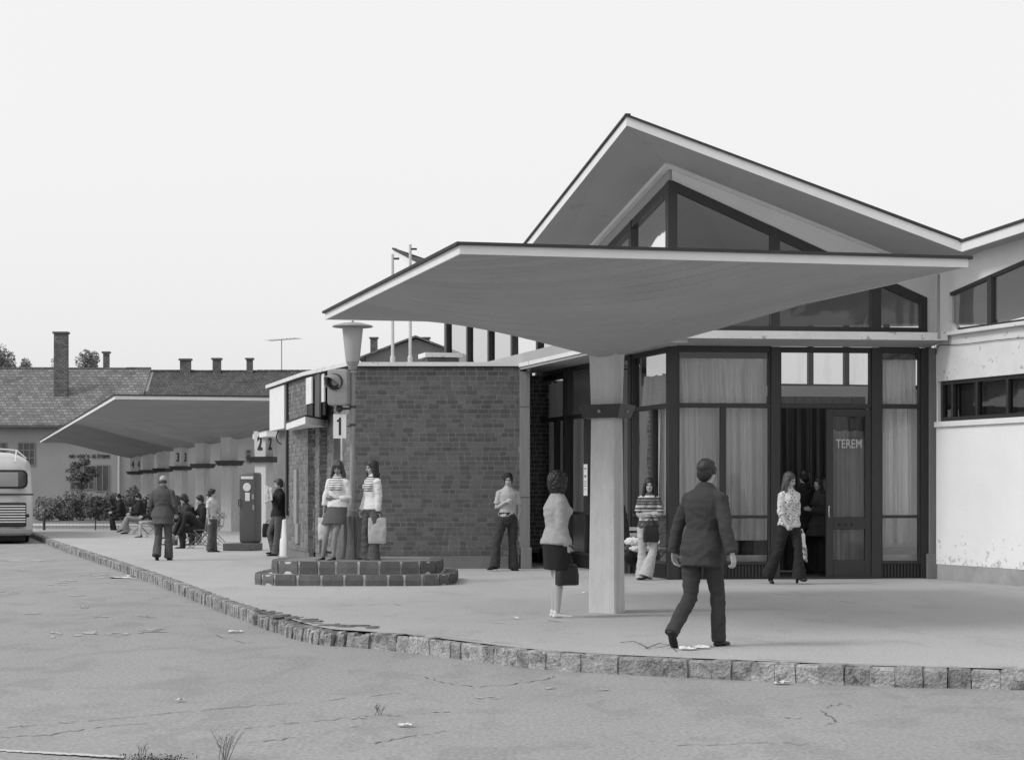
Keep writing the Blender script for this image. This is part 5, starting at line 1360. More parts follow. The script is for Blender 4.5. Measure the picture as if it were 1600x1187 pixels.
        pc_ = [c - hd * .005, c + hd * .03 * hh, c + hd * .085 * hh]
        S.add(loft([(pc_[0], wdt * .026 * hh, pn_ * .018 * hh), (pc_[1], wdt * .038 * hh, pn_ * .015 * hh), (pc_[2], wdt * .041 * hh, pn_ * .012 * hh)], 12))
        cu = J['cu' + nm]
        for q, (o_, ln, rr) in enumerate(((.030, .074, .0088), (.011, .082, .009), (-.009, .076, .0088), (-.028, .06, .008))):
            b_ = pc_[2] + wdt * (o_ * hh); pts = [b_ - hd * .01]; ang = 0; d = hd.copy()
            for j_, fr_ in enumerate((.45, .3, .25)):
                ang += cu * (1.0 + .15 * q) * (1.0 if j_ else .8); d = hd * math.cos(ang) + pn_ * math.sin(ang); pts.append(pts[-1] + d * (ln * hh * fr_ + (.01 if j_ == 0 else 0)))
            S.limb(pts, [rr * 1.05, rr, rr * .93, rr * .8], 1.0, wdt, 8)
        tb = c + hd * .03 * hh + wdt * .028 * hh; td = (hd * .75 + wdt * .65 + pn_ * .35 * (1 + cu)).normalized()
        S.limb([tb - wdt * .01, tb + td * .028 * hh, tb + td * .05 * hh + hd * .006, tb + td * .05 * hh + hd * .026 * hh + pn_ * cu * .01], [.012, .0105, .0095, .008], 1.0, pn_, 8)
        J['grip' + nm] = c + hd * .085 * hh + pn_ * .03
    # skirts of bare skin keep the same body mesh
    body = S.build('body', M[skin], root, vox * .72, 2)
    if face:
        e_ = MB()
        for sx in (-1, 1):
            eo = MB(); 
            for tt in (1,):
                c_ = HP(sx * .031, .0775, .004); eo.v = []; eo.f = []
                sk = Sk(); sk.ell(c_, hs_ * .013, hf * .007, hup * .0065, 8); eo.add(sk.v, sk.f)
                sk = Sk(); sk.ell(HP(sx * .033, .079, .021), hs_ * .018, hf * .006, hup * .0045, 8); br_ = MB(); br_.add(sk.v, sk.f)
            W = world_of(root)
            eo.v = [W @ v for v in eo.v]; br_.v = [W @ v for v in br_.v]
            eo.build('eye', M['eye'], root, smooth=True); br_.build('eyebrow', M[hair[1]], root, smooth=True)
        sk = Sk(); sk.ell(HP(0, .081, -.066), hs_ * .022, hf * .006, hup * .006, 8); mo = MB(); mo.add([W @ v for v in sk.v], sk.f); mo.build('mouth', M['lip'], root, smooth=True)
    # ---- hair
    kind, hm = hair[0], hair[1]; rh = random.Random(int(px) + 5)
    if kind:
        S = Sk()
        if kind == 'bald':
            for a_ in range(9):
                t = math.pi * (.12 + .76 * a_ / 8) ; x = math.cos(t) * .078; f = -math.sin(t) * .095 + .0
                S.ell(HP(x, f, -.015), hs_ * .02, hf * .02, hup * .035, 8)
        else:
            big = {'short': .0, 'mid': .006, 'bob': .014, 'long': .006, 'curly': .028}[kind]
            S.ell(HP(0, -.026, .045), hs_ * (.083 + big) * hr, hf * (.098 + big) * hr, hup * (.092 + big) * hr)
            S.ell(HP(0, -.055, .0), hs_ * (.078 + big) * hr, hf * (.062 + big) * hr, hup * (.088 + big) * hr)
            if kind in ('short', 'mid'): S.ell(HP(.008, .03, .092), hs_ * .055, hf * .05, hup * .026); [S.ell(HP(sx * .075, -.0, .02), hs_ * .012, hf * .035, hup * .045) for sx in (-1, 1)]
            if kind in ('bob', 'curly'):
                for sx in (-1, 1): S.ell(HP(sx * .078, -.02, -.03), hs_ * .035, hf * .055, hup * .085)
                S.ell(HP(0, -.075, -.06), hs_ * .075, hf * .045, hup * .06)
            if kind == 'long':
                nst = 26; ll = hair[2] if len(hair) > 2 else .24
                for q in range(nst):
                    t = math.pi * (-.12 + 1.24 * q / (nst - 1)); x = math.cos(t) * .082; f = -math.sin(t) * .085 - .005
                    p0 = HP(x * .9, f * .9, .04); p1_ = HP(x * 1.12, f * 1.1, -.04)
                    dn = -Z * .75 - hup * .25; out_ = (hs_ * x + hf * f).normalized()
                    l1 = ll * rh.uniform(.8, 1.1) * (.85 if abs(math.cos(t)) > .9 else 1)
                    p2_ = p1_ + dn * l1 * .5 + out_ * .012 + Vector((rh.uniform(-.012, .012), rh.uniform(-.012, .012), 0)); p3_ = p1_ + dn * l1 + out_ * rh.uniform(.0, .03) + Vector((rh.uniform(-.02, .02), rh.uniform(-.02, .02), 0))
                    S.limb([p0, p1_, p2_, p3_], [.022, .021, .018, .006], .8, hs_, 8)
                if len(hair) > 3:                 # fringe
                    for q in range(7): x = -.05 + .1 * q / 6; S.limb([HP(x * .8, .05, .10), HP(x, .085, .065), HP(x * 1.05, .093, .035)], [.014, .012, .006], 1, hs_, 8)
        S.build('hair', M[hm], root, vox * .8, 2, wr=.006 if kind != 'curly' else .015, wsc=42 if kind != 'curly' else 30, wst=(1, 1, .3) if kind != 'curly' else (1, 1, 1), seed=px)
    # ---- clothes
    for cl_ in clothes:
        ty, m = cl_[0], cl_[1]; o = cl_[2] if len(cl_) > 2 else {}
        S = Sk(); sd_ = px * .01
        if ty == 'trousers':
            S.add(loft(trings(-.12, .20, .012), 20))
            fl = o.get('flare', 0)
            for nm in 'LR':
                a, b, c = J['hip' + nm], J['kn' + nm], J['an' + nm]; hem = c - (c - b).normalized() * .0 + (c - b).normalized() * o.get('drop', .035)
                S.limb([lerp(a, hip, .25) + Z * .03, a, lerp(a, b, .4), lerp(a, b, .8), b, lerp(b, hem, .3), lerp(b, hem, .7), hem], [.088 * lr, .097 * lr, .09 * lr, .074 * lr, .068 * lr, (.068 + fl * .25) * lr, (.067 + fl * .7) * lr, (.066 + fl) * lr], 1.0, X1, 16, (0, 1))
            S.build('trousers', m, root, vox, 2, .009, 9, (1, 1, 1.3), sd_)
        elif ty == 'skirt':
            ln = o.get('len', .35); fl = o.get('flare', .05)
            ml = lerp(lerp(J['hipL'], J['knL'], ln / .43), lerp(J['hipR'], J['knR'], ln / .43), .5)
            sp_ = (lerp(J['hipL'], J['knL'], ln / .43) - lerp(J['hipR'], J['knR'], ln / .43)); 
            wx = abs(sp_.x) / 2 + .095 * lr + fl; wy = abs(sp_.y) / 2 + .095 * lr + fl
            top = trings(-.02, .26, .012)[::-1]; rr = [(c_, a_, b_) for c_, a_, b_ in top]
            c0_, a0_, b0_ = rr[-1]
            for t in (.35, .7, 1.0): rr.append((lerp(c0_, ml, t), a0_.normalized() * lerp(a0_.length, wx, t), b0_.normalized() * lerp(b0_.length, wy, t)))
            n = 28; vsx_ = []; fsx = []
            for c_, a_, b_ in rr: vsx_ += [c_ + a_ * math.cos(2 * math.pi * k_ / n) + b_ * math.sin(2 * math.pi * k_ / n) for k_ in range(n)]
            for k_ in range(len(rr) - 1):
                for i in range(n): j = (i + 1) % n; fsx.append([k_ * n + i, k_ * n + j, (k_ + 1) * n + j, (k_ + 1) * n + i])
            fsx += [list(range(n))[::-1], [(len(rr) - 1) * n + i for i in range(n)]]
            S.add((vsx_, fsx)); S.build('skirt', m, root, vox, 2, .004, 7, (1, 1, .4), sd_)
        else:                                      # shirt, pullover, jacket
            off = {'shirt': .012, 'pullover': .018, 'jacket': .028}[ty]; bot = o.get('bot', {'shirt': .02, 'pullover': -.02, 'jacket': -.26}[ty])
            fl = o.get('flare', .0); sl_ = o.get('sleeve', 1.0); hang = lambda t: (fl * max(0, (.3 - t)) , fl * max(0, (.3 - t)))
            rr = trings(max(bot, -.13), .965, off, hang)
            if bot < -.13:
                c_, a_, b_ = rr[0]; rr = [(hip + (lean * .5 + Z * .5).normalized() * (L * bot), a_.normalized() * (a_.length + .012 + fl * .1), b_.normalized() * (b_.length + .018 + fl * .12))] + rr
            S.add(loft(rr, 24, (1, 0)))
            if ty != 'shirt' or o.get('collar'): S.limb([neck - lean * .035, neck + lean * .01], [.075 * h, .064 * h])
            if P.get('female') and not o.get('nobust'):
                for sx in (-1, 1): S.ell(sp(.64) + shside * sx * .062 * h + front * (.098 * h * st + off * .5), shside * .06 * h, front * .052 * h, lean * .06 * h)
            so_ = {'shirt': .012, 'pullover': .016, 'jacket': .02}[ty]
            for nm in 'LR':
                a, b, c = J['sh' + nm], J['el' + nm], J['wr' + nm]
                pts = [lerp(sp(.93), a, .45), lerp(a, b, .04), lerp(a, b, .5)]; rad = [.036 * lr + so_, .050 * lr + so_, .045 * lr + so_]
                if sl_ <= .5: e = lerp(a, b, sl_ * 2); pts[-1] = lerp(a, e, .6); pts.append(e); rad.append(.046 * lr + so_ * 1.5)
                else:
                    pts += [b, lerp(b, c, (sl_ - .5))]; rad += [.042 * lr + so_, .038 * lr + so_]
                    pts.append(lerp(b, c, (sl_ - .5) * 2)); rad.append(.031 * lr + so_ * (1.2 if ty != 'jacket' else 1.3))
                S.limb(pts, rad, 1.0, X1, 14, (0, 1))
            S.build(ty, m, root, vox, 2, o.get('wr', .009 if ty != 'jacket' else .010), 7.5, (1, 1, 1.5), sd_)
    # ---- shoes
    if not bare_feet:
        for nm in 'LR':
            c, fd, fu, fs_ = J['an' + nm], J['fd' + nm], J['fu' + nm], J['fs' + nm]; S = Sk()
            S.limb([c - fd * .045 * h - fu * .055 * h, c + fd * .02 * h - fu * .045 * h, c + fd * .10 * h - fu * .058 * h, c + fd * .185 * h - fu * .062 * h], [.034 * h, .04 * h, .042 * h, .03 * h], .68, fs_, 12)
            S.limb([c - fd * .02 * h, c - fd * .01 * h - fu * .04 * h], [.036 * h, .038 * h], 1, fs_, 12)
            if heel:
                S.limb([c - fd * .04 * h - fu * .06 * h, c - fd * .045 * h - fu * (.075 * h + heel * .8)], [.024, .022], 1, fs_, 10)
                S.limb([c + fd * .08 * h - fu * .075 * h, c + fd * .16 * h - fu * (.078 * h)], [.03, .028], .6, fs_, 10)
            S.build('shoe', M[shoes] if isinstance(shoes, str) else shoes, root, vox * .8, 2)
    Wm = world_of(root); root['_'] = 0; del root['_']
    return root, {k_: (Wm @ v if isinstance(v, Vector) else v) for k_, v in J.items() if k_[:4] == 'grip' or k_[:2] in ('wr', 'el', 'an')}
def seat_pose(**kw):
    d = dict(lean=(0, .12, 1), legL=((.12, 1, -.08), (0, .05, -1), (.1, 1, 0)), legR=((-.1, 1, -.05), (0, -.1, -1), (-.1, 1, 0)), armL=((.15, .25, -1), (-.25, 1, -.2), (-.3, 1, -.2)), armR=((-.15, .25, -1), (.25, 1, -.2), (.3, 1, -.2)), hipz=.50, head=(0, .25, 1), pitch=15)
    d.update(kw); return d
C_ = {}
C_['suit'] = cloth('charcoal_suit', .042, var=.2, scale=4); C_['suit2'] = cloth('grey_suit', .085, var=.15, scale=4); C_['darkj'] = cloth('dark_jacket', .022); C_['navy'] = cloth('dark_trousers', .04)
C_['mid'] = cloth('mid_grey_trousers', .10); C_['lt'] = cloth('light_trousers', .30); C_['pale'] = cloth('pale_trousers', .42); C_['whites'] = cloth('white_shirt', .55); C_['polo'] = cloth('ribbed_polo', .42, bump=.5, fscale=40)
C_['blk'] = cloth('black_skirt', .016); C_['card'] = cloth('pale_cardigan', .34, var=.06); C_['gskirt'] = cloth('grey_button_skirt', .10); C_['flare'] = cloth('grey_flared_trousers', .095)
def thin(lo, hi, z0, z1, step, w, base, dark):
    b = [(lo, base)]; z = z0
    while z < z1: b += [(z, dark), (z + w, base)]; z += step
    return b
C_['str1'] = stripes(cloth('striped_pullover', .5), .6, 1.7, thin(.6, 1.7, 1.10, 1.33, .036, .013, .66, .05), chest=.115)
C_['str2'] = stripes(cloth('striped_pullover_twin', .5), .6, 1.7, thin(.6, 1.7, 1.08, 1.31, .036, .013, .66, .05), chest=.115)
C_['bold'] = stripes(cloth('boldly_striped_top', .5), .6, 1.7, [(.6, .07), (.915, .07), (.945, .55), (.985, .07), (1.10, .5), (1.12, .10), (1.155, .5), (1.19, .07), (1.225, .22), (1.235, .07), (1.27, .22), (1.28, .07), (1.315, .55), (1.35, .07)])
def dotted():
    m = cloth('patterned_blouse', .55); nt = m.node_tree; L = nt.links.new; b = nt.nodes['Principled BSDF']
    tc = N(nt, 'ShaderNodeTexCoord'); mp = N(nt, 'ShaderNodeMapping'); mp.inputs['Scale'].default_value = (24, 24, 40); L(tc.outputs['Object'], mp.inputs[0])
    vr = N(nt, 'ShaderNodeTexVoronoi', i_Scale=1.0); L(mp.outputs[0], vr.inputs['Vector'])
    r_ = N(nt, 'ShaderNodeMapRange', i_1=.28, i_2=.38, i_3=.07, i_4=.60); L(vr.outputs['Distance'], r_.inputs[0]); L(r_.outputs[0], b.inputs['Base Color']); return m
C_['dots'] = dotted()
hang = lambda s, f=.05, o=.12, c=.5: ((s * o, f, -1), (s * .02, f + .12, -1), (0, .1, -1), c)
STEP_PLATFORM = .3535
# bags -------------------------------------------------------------
def bag_plastic(top, w, h, d, rz, label, m, seed, group=None, logo=False):
    r = empty('carrier_bag', top - Z * h, 0, label, 'bag', group); a = R(rz); bx_ = Vector((math.cos(a), math.sin(a), 0)); by_ = Vector((-math.sin(a), math.cos(a), 0))
    n, mz = 14, 14; rs = []
    for k in range(mz + 1):
        t = k / mz; ww = w / 2 * (1 + .06 * math.sin(t * 3.1)) ; dd = d / 2 * (1 - t) ** .6 * (1 if k else .75) + .006
        ring = []
        for i in range(4 * n):
            q = 2 * math.pi * i / (4 * n); c_, s_ = math.cos(q), math.sin(q); x = ww * abs(c_) ** .35 * (1 if c_ >= 0 else -1); y = dd * abs(s_) ** .7 * (1 if s_ >= 0 else -1)
            p = top - Z * h * (1 - t) + bx_ * x + by_ * y; nz = noise.noise(Vector((x * 11 + seed, y * 6, t * h * 9))) * .016 + noise.noise(Vector((x * 25 + seed, y * 16, t * h * 23))) * .008
            ring.append(p + by_ * nz * (1 if s_ >= 0 else -1) * min(1, 2.5 * (1 - t) + .15) + Z * nz * .5 * (k in (0,)))
        rs.append(ring)
    MB().rings(rs).build('bag_body', m, r, smooth=True)
    MB().tube([top - bx_ * .05 - Z * .005, top - bx_ * .035 + Z * .05, top + Z * .065, top + bx_ * .035 + Z * .05, top + bx_ * .05 - Z * .005], .008, 6).build('handle', m, r, smooth=True)
    if logo:
        for k, (x, z) in enumerate(((-.01, -.24), (.05, -.26), (.0, -.32), (.06, -.34), (.02, -.40), (.07, -.42))):
            MB().lathe(top + bx_ * x + Z * z - by_ * (d / 2 * .93), [(.028, 0), (.028, .012), (.012, .013)], 12, -by_).build('printed_ring', M['metal'], r)
    return r
def bag_hand(top, w, h, d, rz, label, m, trim=True, cat='handbag', long_h=.12):
    r = empty('handbag', top - Z * (h + long_h), 0, label, cat); a = R(rz); bx_ = Vector((math.cos(a), math.sin(a), 0)); by_ = Vector((-math.sin(a), math.cos(a), 0)); c = top - Z * (long_h + h / 2)
    rs = []
    for t, sx, sy in ((0, .90, .8), (.05, 1, 1), (.5, 1.02, .96), (.85, .95, .6), (1, .86, .25)):
        ring = []
        for i in range(28):
            q = 2 * math.pi * i / 28; c_, s_ = math.cos(q), math.sin(q)
            ring.append(c + Z * (h * (t - .5)) + bx_ * (w / 2 * sx * abs(c_) ** .4 * (1 if c_ >= 0 else -1)) + by_ * (d / 2 * sy * abs(s_) ** .5 * (1 if s_ >= 0 else -1)))
        rs.append(ring)
    MB().rings(rs).build('bag_body', m, r, smooth=True)
    for s_ in (-1, 1):
        o_ = by_ * (s_ * .018)
        MB().tube([c + Z * h * .48 - bx_ * w * .25 + o_, c + Z * (h / 2 + long_h * .7) - bx_ * w * .14 + o_, c + Z * (h / 2 + long_h) + o_ * .3, c + Z * (h / 2 + long_h * .7) + bx_ * w * .14 + o_, c + Z * h * .48 + bx_ * w * .25 + o_], .008, 6).build('strap', m, r, smooth=True)
    if trim:
        MB().box(c + Z * h * .49, bx_, by_, Z, w * .43, .008, .006).build('clasp', M['metal'], r)
        MB().box(c - by_ * (d / 2) - Z * h * .08, bx_, by_, Z, w * .3, .012, h * .22).build('pocket', m, r, bevel=.006)
    return r

# 1 man in suit walking away
r1, j1 = person(1097, 1010, 1.76, 150, 'man in charcoal suit striding away past the canopy column', [('trousers', C_['suit'], dict(flare=-.004)), ('shirt', C_['whites'], dict(collar=1)), ('jacket', C_['suit'], dict(flare=.07, bot=-.28))],
    ('short', 'hair_dark'), dict(twist=-10, lean=(-.02, .10, 1), yaw=-2, legL=((.0, -.12, -1), (.16, -.92, -1), (.1, .75, -.8)), legR=((.02, .38, -1), (-.02, .0, -1), (-.05, 1, .0)),
    armL=((.42, -.05, -1), (.22, .05, -1), (0, .2, -1), .4), armR=((-.28, -.25, -1), (-.30, -.05, -1), (-.2, .1, -1), .5), shw=.175, head=(0, .12, 1)), vox=.009, face=False, stocky=1.0)
# 2 woman in cardigan
r2, j2 = person(869, 964, 1.63, 104, 'woman in pale cardigan and short black skirt looking toward the glass', [('skirt', C_['blk'], dict(len=.33, flare=.03)), ('pullover', C_['card'], dict(bot=-.06, flare=.05))],
    ('curly', 'hair_dark'), dict(female=1, lean=(0, .03, 1), yaw=28, legL=((0, .06, -1), (0, -.06, -1), (.1, 1, 0)), legR=((-.02, .0, -1), (0, -.04, -1), (-.1, 1, 0)), armL=((.12, .15, -1), (-.3, .5, -1), (-.2, .4, -1), .5), armR=((-.10, -.02, -1), (-.0, .30, -1), (0, .2, -1), 1.1)), vox=.009, face=False, stocky=1.22, shoes='plate')
bag_hand(j2['gripR'] + Vector((.0, -.01, .01)), .26, .23, .15, 25, 'black leather handbag held by the woman in the pale cardigan', M['leather'], long_h=.15)
# 3 girl with bold stripes leaning, arms folded
r3, j3 = person(1013, 905, 1.63, -8, 'long haired girl in boldly striped top leaning with folded arms', [('trousers', C_['pale'], dict(flare=.06, drop=.05)), ('pullover', C_['bold'], dict(bot=-.05, sleeve=.42))],
    ('long', 'hair_dark', .22), dict(female=1, lean=(.03, -.04, 1), yaw=4, legL=((-.02, .20, -1), (-.28, .25, -1), (-.2, 1, 0)), legR=((-.02, .12, -1), (.02, .1, -1), (-.3, 1, 0)),
    armL=((.20, .30, -1), (-1, .25, -.10), (-1, .2, 0), .3), armR=((-.20, .24, -1), (1, .40, .10), (1, .2, .1), .3)), vox=.0085)
bag_hand(j3['elL'] * .35 + j3['wrL'] * .65 + Vector((.0, -.035, -.02)), .25, .26, .11, 8, 'dark gathered bag hanging from the forearm of the girl in bold stripes', M['leather'], trim=False, cat='handbag', long_h=.14)
# 4 walking girl with patterned blouse
r4, j4 = person(1233, 912, 1.66, 28, 'girl in speckled blouse and dark flared trousers walking past the doorway', [('trousers', C_['darkj'], dict(flare=.045, drop=.05)), ('pullover', C_['dots'], dict(bot=-.08, sleeve=.62, flare=.02))],
    ('long', 'hair_mid', .20), dict(female=1, lean=(-.04, .05, 1), yaw=22, pitch=14, legL=((0, .30, -1), (0, .02, -1), (.05, 1, 0)), legR=((-.14, -.16, -1), (-.22, -.45, -1), (0, .8, -.6)),
    armL=((.16, -.12, -1), (.06, .05, -1), (0, .1, -1), 1.0), armR=((-.12, .05, -1), (.05, .75, -1), (.1, .5, -.8), 1.1)), vox=.0085, heel=.045)
bag_plastic(j4['gripL'] + Vector((.07, -.02, -.02)), .24, .40, .10, 60, 'white carrier bag printed with grey rings held by the walking girl', M['paper'], 3, 'carrier bags held by the girls', True)
# 5 young man leaning on the wall
r5, j5 = person(793, 891, 1.74, 14, 'young man in pale polo shirt leaning against the concrete post', [('trousers', C_['navy'], dict(flare=.03, drop=.045)), ('shirt', C_['polo'], dict(bot=.06, sleeve=.36, collar=1, wr=.006))],
    ('mid', 'hair_dark'), dict(lean=(.03, -.06, 1), yaw=-12, pitch=5, legL=((-.02, .06, -1), (.02, .10, -1), (.15, 1, 0)), legR=((-.30, .22, -1), (-.12, .10, -1), (-.9, .6, 0)),
    armL=((.22, -.08, -1), (-.22, .12, -1), (-.3, .2, -1), .3), armR=((-.20, .0, -1), (.72, .85, .62), (.6, .5, .5), .9)), vox=.0085, s=None)
# 6 girl with button skirt, standing in the planter
r6, j6 = person(525, 876, 1.58, -14, 'girl in striped pullover and button skirt standing left of the stump', [('skirt', C_['gskirt'], dict(len=.26, flare=.03)), ('pullover', C_['str1'], dict(bot=.06, sleeve=.80))],
    ('long', 'hair_mid', .20, 1), dict(female=1, lean=(.03, -.02, 1), yaw=6, pitch=12, legL=((-.22, .30, -1), (-.06, .05, -1), (-.2, 1, 0)), legR=((-.14, .28, -1), (-.18, -.02, -1), (-.3, 1, 0)),
    armL=((.22, .10, -1), (-1, .35, -.05), (-1, .2, -.1), .3), armR=((-.26, .08, -1), (-.10, .12, -1), (0, .1, -1), 1.0)), vox=.0085, skin='skin2', loc=Vector((-2.72, 32.82, STEP_PLATFORM - .02)))
bag_plastic(j6['gripR'] + Vector((0, -.02, -.02)), .23, .34, .09, -5, 'crumpled pale carrier bag held by the girl in the button skirt', M['plastic'], 8, 'carrier bags held by the girls')
r7, j7 = person(585, 876, 1.56, -52, 'girl in striped pullover and flared trousers standing right of the stump', [('trousers', C_['flare'], dict(flare=.05, drop=.05)), ('pullover', C_['str2'], dict(bot=-.04))],
    ('long', 'hair_dark', .16), dict(female=1, lean=(0, -.02, 1), yaw=-6, pitch=6, legL=((0, .08, -1), (0, -.02, -1), (0, 1, 0)), legR=((0, .22, -1), (0, -.08, -1), (-.1, 1, 0)),
    armL=((.10, -.04, -1), (0, .10, -1), (0, .1, -1), 1.1), armR=((-.16, .02, -1), (-.1, .35, -1), (0, .3, -1), .5)), vox=.0085, loc=Vector((-2.17, 32.80, STEP_PLATFORM - .02)))
bag_plastic(j7['gripL'] + Vector((.02, -.03, -.02)), .27, .40, .08, 3, 'grey carrier bag held by the girl in flared trousers', M['plastic2'], 12, 'carrier bags held by the girls')
# 8 man leaning at the brick corner behind a paper
r8, j8 = person(434, 868, 1.68, -66, 'man in dark jacket hiding his face behind white paper at the brick corner', [('trousers', C_['mid'], dict(flare=.02)), ('jacket', C_['darkj'], dict(bot=-.02, flare=.03))],
    ('short', 'hair_mid'), dict(lean=(0, -.06, 1), yaw=-10, pitch=14, legL=((0, .10, -1), (0, .12, -1), (0, 1, 0)), legR=((0, .42, -1), (0, -.28, -1), (0, 1, 0)), armL=((.12, .38, -1), (-.1, .62, 1.1), (0, .2, 1), .5), armR=((-.10, .10, -1), (0, .25, -1), (0, .1, -1), 1.1)), vox=.011, face=False)
pp = empty('white_paper', j8['wrL'] + Vector((-.05, -.05, -.05)), 0, 'crumpled white paper held to the face of the man at the brick corner', 'paper')
q = j8['wrL'] + Vector((-.06, -.08, .06)); mb = MB(); n = 9; vs_ = []; fs = []
for i in range(n + 1):
    for j in range(n + 1):
        x = (i / n - .5) * .17; z = (j / n - .5) * .42 * (1 - .4 * i / n); vs_.append(q + Vector((x, .03 * noise.noise(Vector((x * 20, z * 14, 3))) - .02, z)))
for i in range(n):
    for j in range(n): a = i * (n + 1) + j; fs.append([a, a + 1, a + n + 2, a + n + 1])
mb.add(vs_, fs); m2 = mb.build('sheet', M['paper'], pp, smooth=True); md = m2.modifiers.new('t', 'SOLIDIFY'); md.thickness = .004
bag_hand(j8['gripR'] + Vector((-.08, -.02, .02)), .30, .30, .10, 10, 'black briefcase shaped bag beside the man at the brick corner', M['leather'], trim=False, cat='bag', long_h=.07)
# 9 boy
r9, j9 = person(331, 862, 1.45, 62, 'boy in white shirt standing beside the seated people', [('trousers', C_['mid'], dict(flare=.02)), ('shirt', C_['whites'], dict(bot=-.03, sleeve=.3, collar=1))],
    ('mid', 'hair_dark'), dict(yaw=25, legL=((0, .03, -1), (0, .0, -1), (0, 1, 0)), legR=((-.02, .06, -1), (0, -.1, -1), (-.2, 1, 0)), armL=((.1, .2, -1), (0, .9, -.5), (0, 1, -.2), .5), armR=((-.1, .0, -1), (0, .12, -1), (0, .1, -1), .6)), vox=.011, face=False)
# 10 elderly man walking away
r10, j10 = person(254, 875, 1.74, 176, 'bald elderly man in grey jacket walking away along the platform', [('trousers', C_['suit2'], dict(flare=.02)), ('jacket', C_['suit2'], dict(flare=.12, bot=-.30))],
    ('bald', 'hair_mid'), dict(lean=(0, .04, 1), yaw=-4, pitch=8, legL=((.0, .12, -1), (-.02, -.55, -1), (0, .8, -.6)), legR=((-.04, .16, -1), (0, .0, -1), (-.1, 1, 0)), armL=((.30, -.14, -1), (-.15, .85, -.6), (0, .5, -.3), .8), armR=((-.30, -.14, -1), (.15, .85, -.6), (0, .5, -.3), .8), shw=.17), vox=.010, face=False, stocky=1.08)
# people in the doorway
DPp = K + FD * ((t3 + t4) / 2 - .18)
person(1262, 880, 1.74, 205, 'dark clad man with his back to the doorway inside the hall', [('trousers', C_['darkj']), ('jacket', C_['darkj'], dict(flare=.1))], ('short', 'hair_dark'), dict(legL=((.03, .05, -1), (0, -.02, -1), (0, 1, 0)), legR=((-.03, 0, -1), (0, 0, -1), (0, 1, 0)), armL=hang(1), armR=hang(-1), shw=.17), vox=.013, face=False, loc=Vector((4.92, 35.5, .03)))
person(1280, 880, 1.62, -60, 'dark haired woman in short coat standing inside the doorway', [('trousers', C_['darkj'], dict(flare=.04)), ('jacket', cloth('grey_coat', .05), dict(bot=-.4, flare=.2))], ('long', 'hair_dark', .2), dict(female=1, legL=((.03, .05, -1), (0, -.02, -1), (0, 1, 0)), legR=((-.03, 0, -1), (0, 0, -1), (0, 1, 0)), armL=((.1, .2, -1), (-.2, 1, .2), (0, 1, .2), .5), armR=hang(-1)), vox=.013, face=False, loc=Vector((5.16, 35.4, .03)) )
# seated people, all turned toward the road
def chair_at(p, rz, label):
    c = chair0 if chair_at.n == 0 else copy_tree(chair0); chair_at.n += 1
    c.location = p; c.rotation_euler = (0, 0, R(rz)); c['label'] = label
chair_at.n = 0
def sit(px, py, H, rz, label, clabel, clothes, hair, pose, s=1.0, **kw):
    g = gnd(px, py); fwd = Vector((math.sin(R(rz)), -math.cos(R(rz)), 0))
    person(px, py, H, rz, label, clothes, hair, pose, vox=.013, face=False, loc=g, group='people seated along the platform', **kw)
    chair_at(g - fwd * .0, rz, clabel)
sit(193, 828, 1.72, -72, 'seated man in black, farthest left in the waiting row', 'folding chair under the seated man in black', [('trousers', C_['darkj']), ('jacket', C_['darkj'], dict(bot=-.02))], ('short', 'hair_dark'), seat_pose(lean=(0, .25, 1), pitch=25, legL=((.12, 1, -.2), (0, -.25, -1), (.1, 1, 0)), legR=((-.1, 1, -.15), (0, -.1, -1), (-.1, 1, 0))))
sit(219, 834, 1.74, -74, 'seated man in dark jacket and light trousers with knees crossed', 'folding chair under the man in light trousers', [('trousers', C_['lt'], dict(flare=.04)), ('jacket', C_['darkj'], dict(bot=-.05))], ('mid', 'hair_dark'), seat_pose(lean=(0, .05, 1), pitch=30, legL=((.05, 1, .12), (0, .45, -1), (0, 1, -.2)), legR=((-.05, 1, .0), (0, .0, -1), (0, 1, 0))))
sit(240, 839, 1.66, -72, 'seated person with bare shins half hidden by the bald man', 'folding chair half hidden by the bald man', [('skirt', C_['mid'], dict(len=.40)), ('jacket', C_['darkj'], dict(bot=-.02))], ('bob', 'hair_dark'), seat_pose(female=1))
sit(281, 841, 1.66, -70, 'seated dark haired woman just right of the bald man', 'folding chair just right of the bald man', [('trousers', C_['mid']), ('pullover', C_['suit2'])], ('long', 'hair_dark', .18), seat_pose(female=1, pitch=20))
sit(297, 851, 1.75, -70, 'seated long haired man in dark jacket reading with bent head', 'folding chair under the long haired man reading', [('trousers', C_['mid'], dict(flare=.03)), ('jacket', C_['suit'], dict(bot=-.02))], ('bob', 'hair_dark'), seat_pose(lean=(0, .22, 1), pitch=35, legR=((-.1, 1, -.1), (0, .35, -1), (0, 1, 0)), armL=((.15, .5, -1), (-.1, 1, .1), (0, 1, .1), .8)))
sit(311, 856, 1.72, -68, 'seated man in black bending far forward over his knees', 'folding chair under the man bending forward', [('trousers', C_['darkj']), ('jacket', C_['darkj'], dict(bot=-.02))], ('short', 'hair_dark'), seat_pose(lean=(0, 1.0, .75), curve=(0, -.02, .06), head=(0, 1, .1), pitch=50, armL=((.1, .3, -1), (-.1, .55, -1), (0, .5, -1), .4), armR=((-.1, .5, -1), (.1, .5, -1), (0, .5, -1), .4)))
sit(324, 851, 1.74, -66, 'seated man in dark clothes propping his face on one hand', 'folding chair under the man propping his face', [('trousers', C_['darkj']), ('jacket', C_['darkj'], dict(bot=-.02))], ('mid', 'hair_dark'), seat_pose(lean=(0, .30, 1), pitch=12, armR=((-.1, .75, -.8), (.1, .15, 1), (0, .1, 1), .9)))
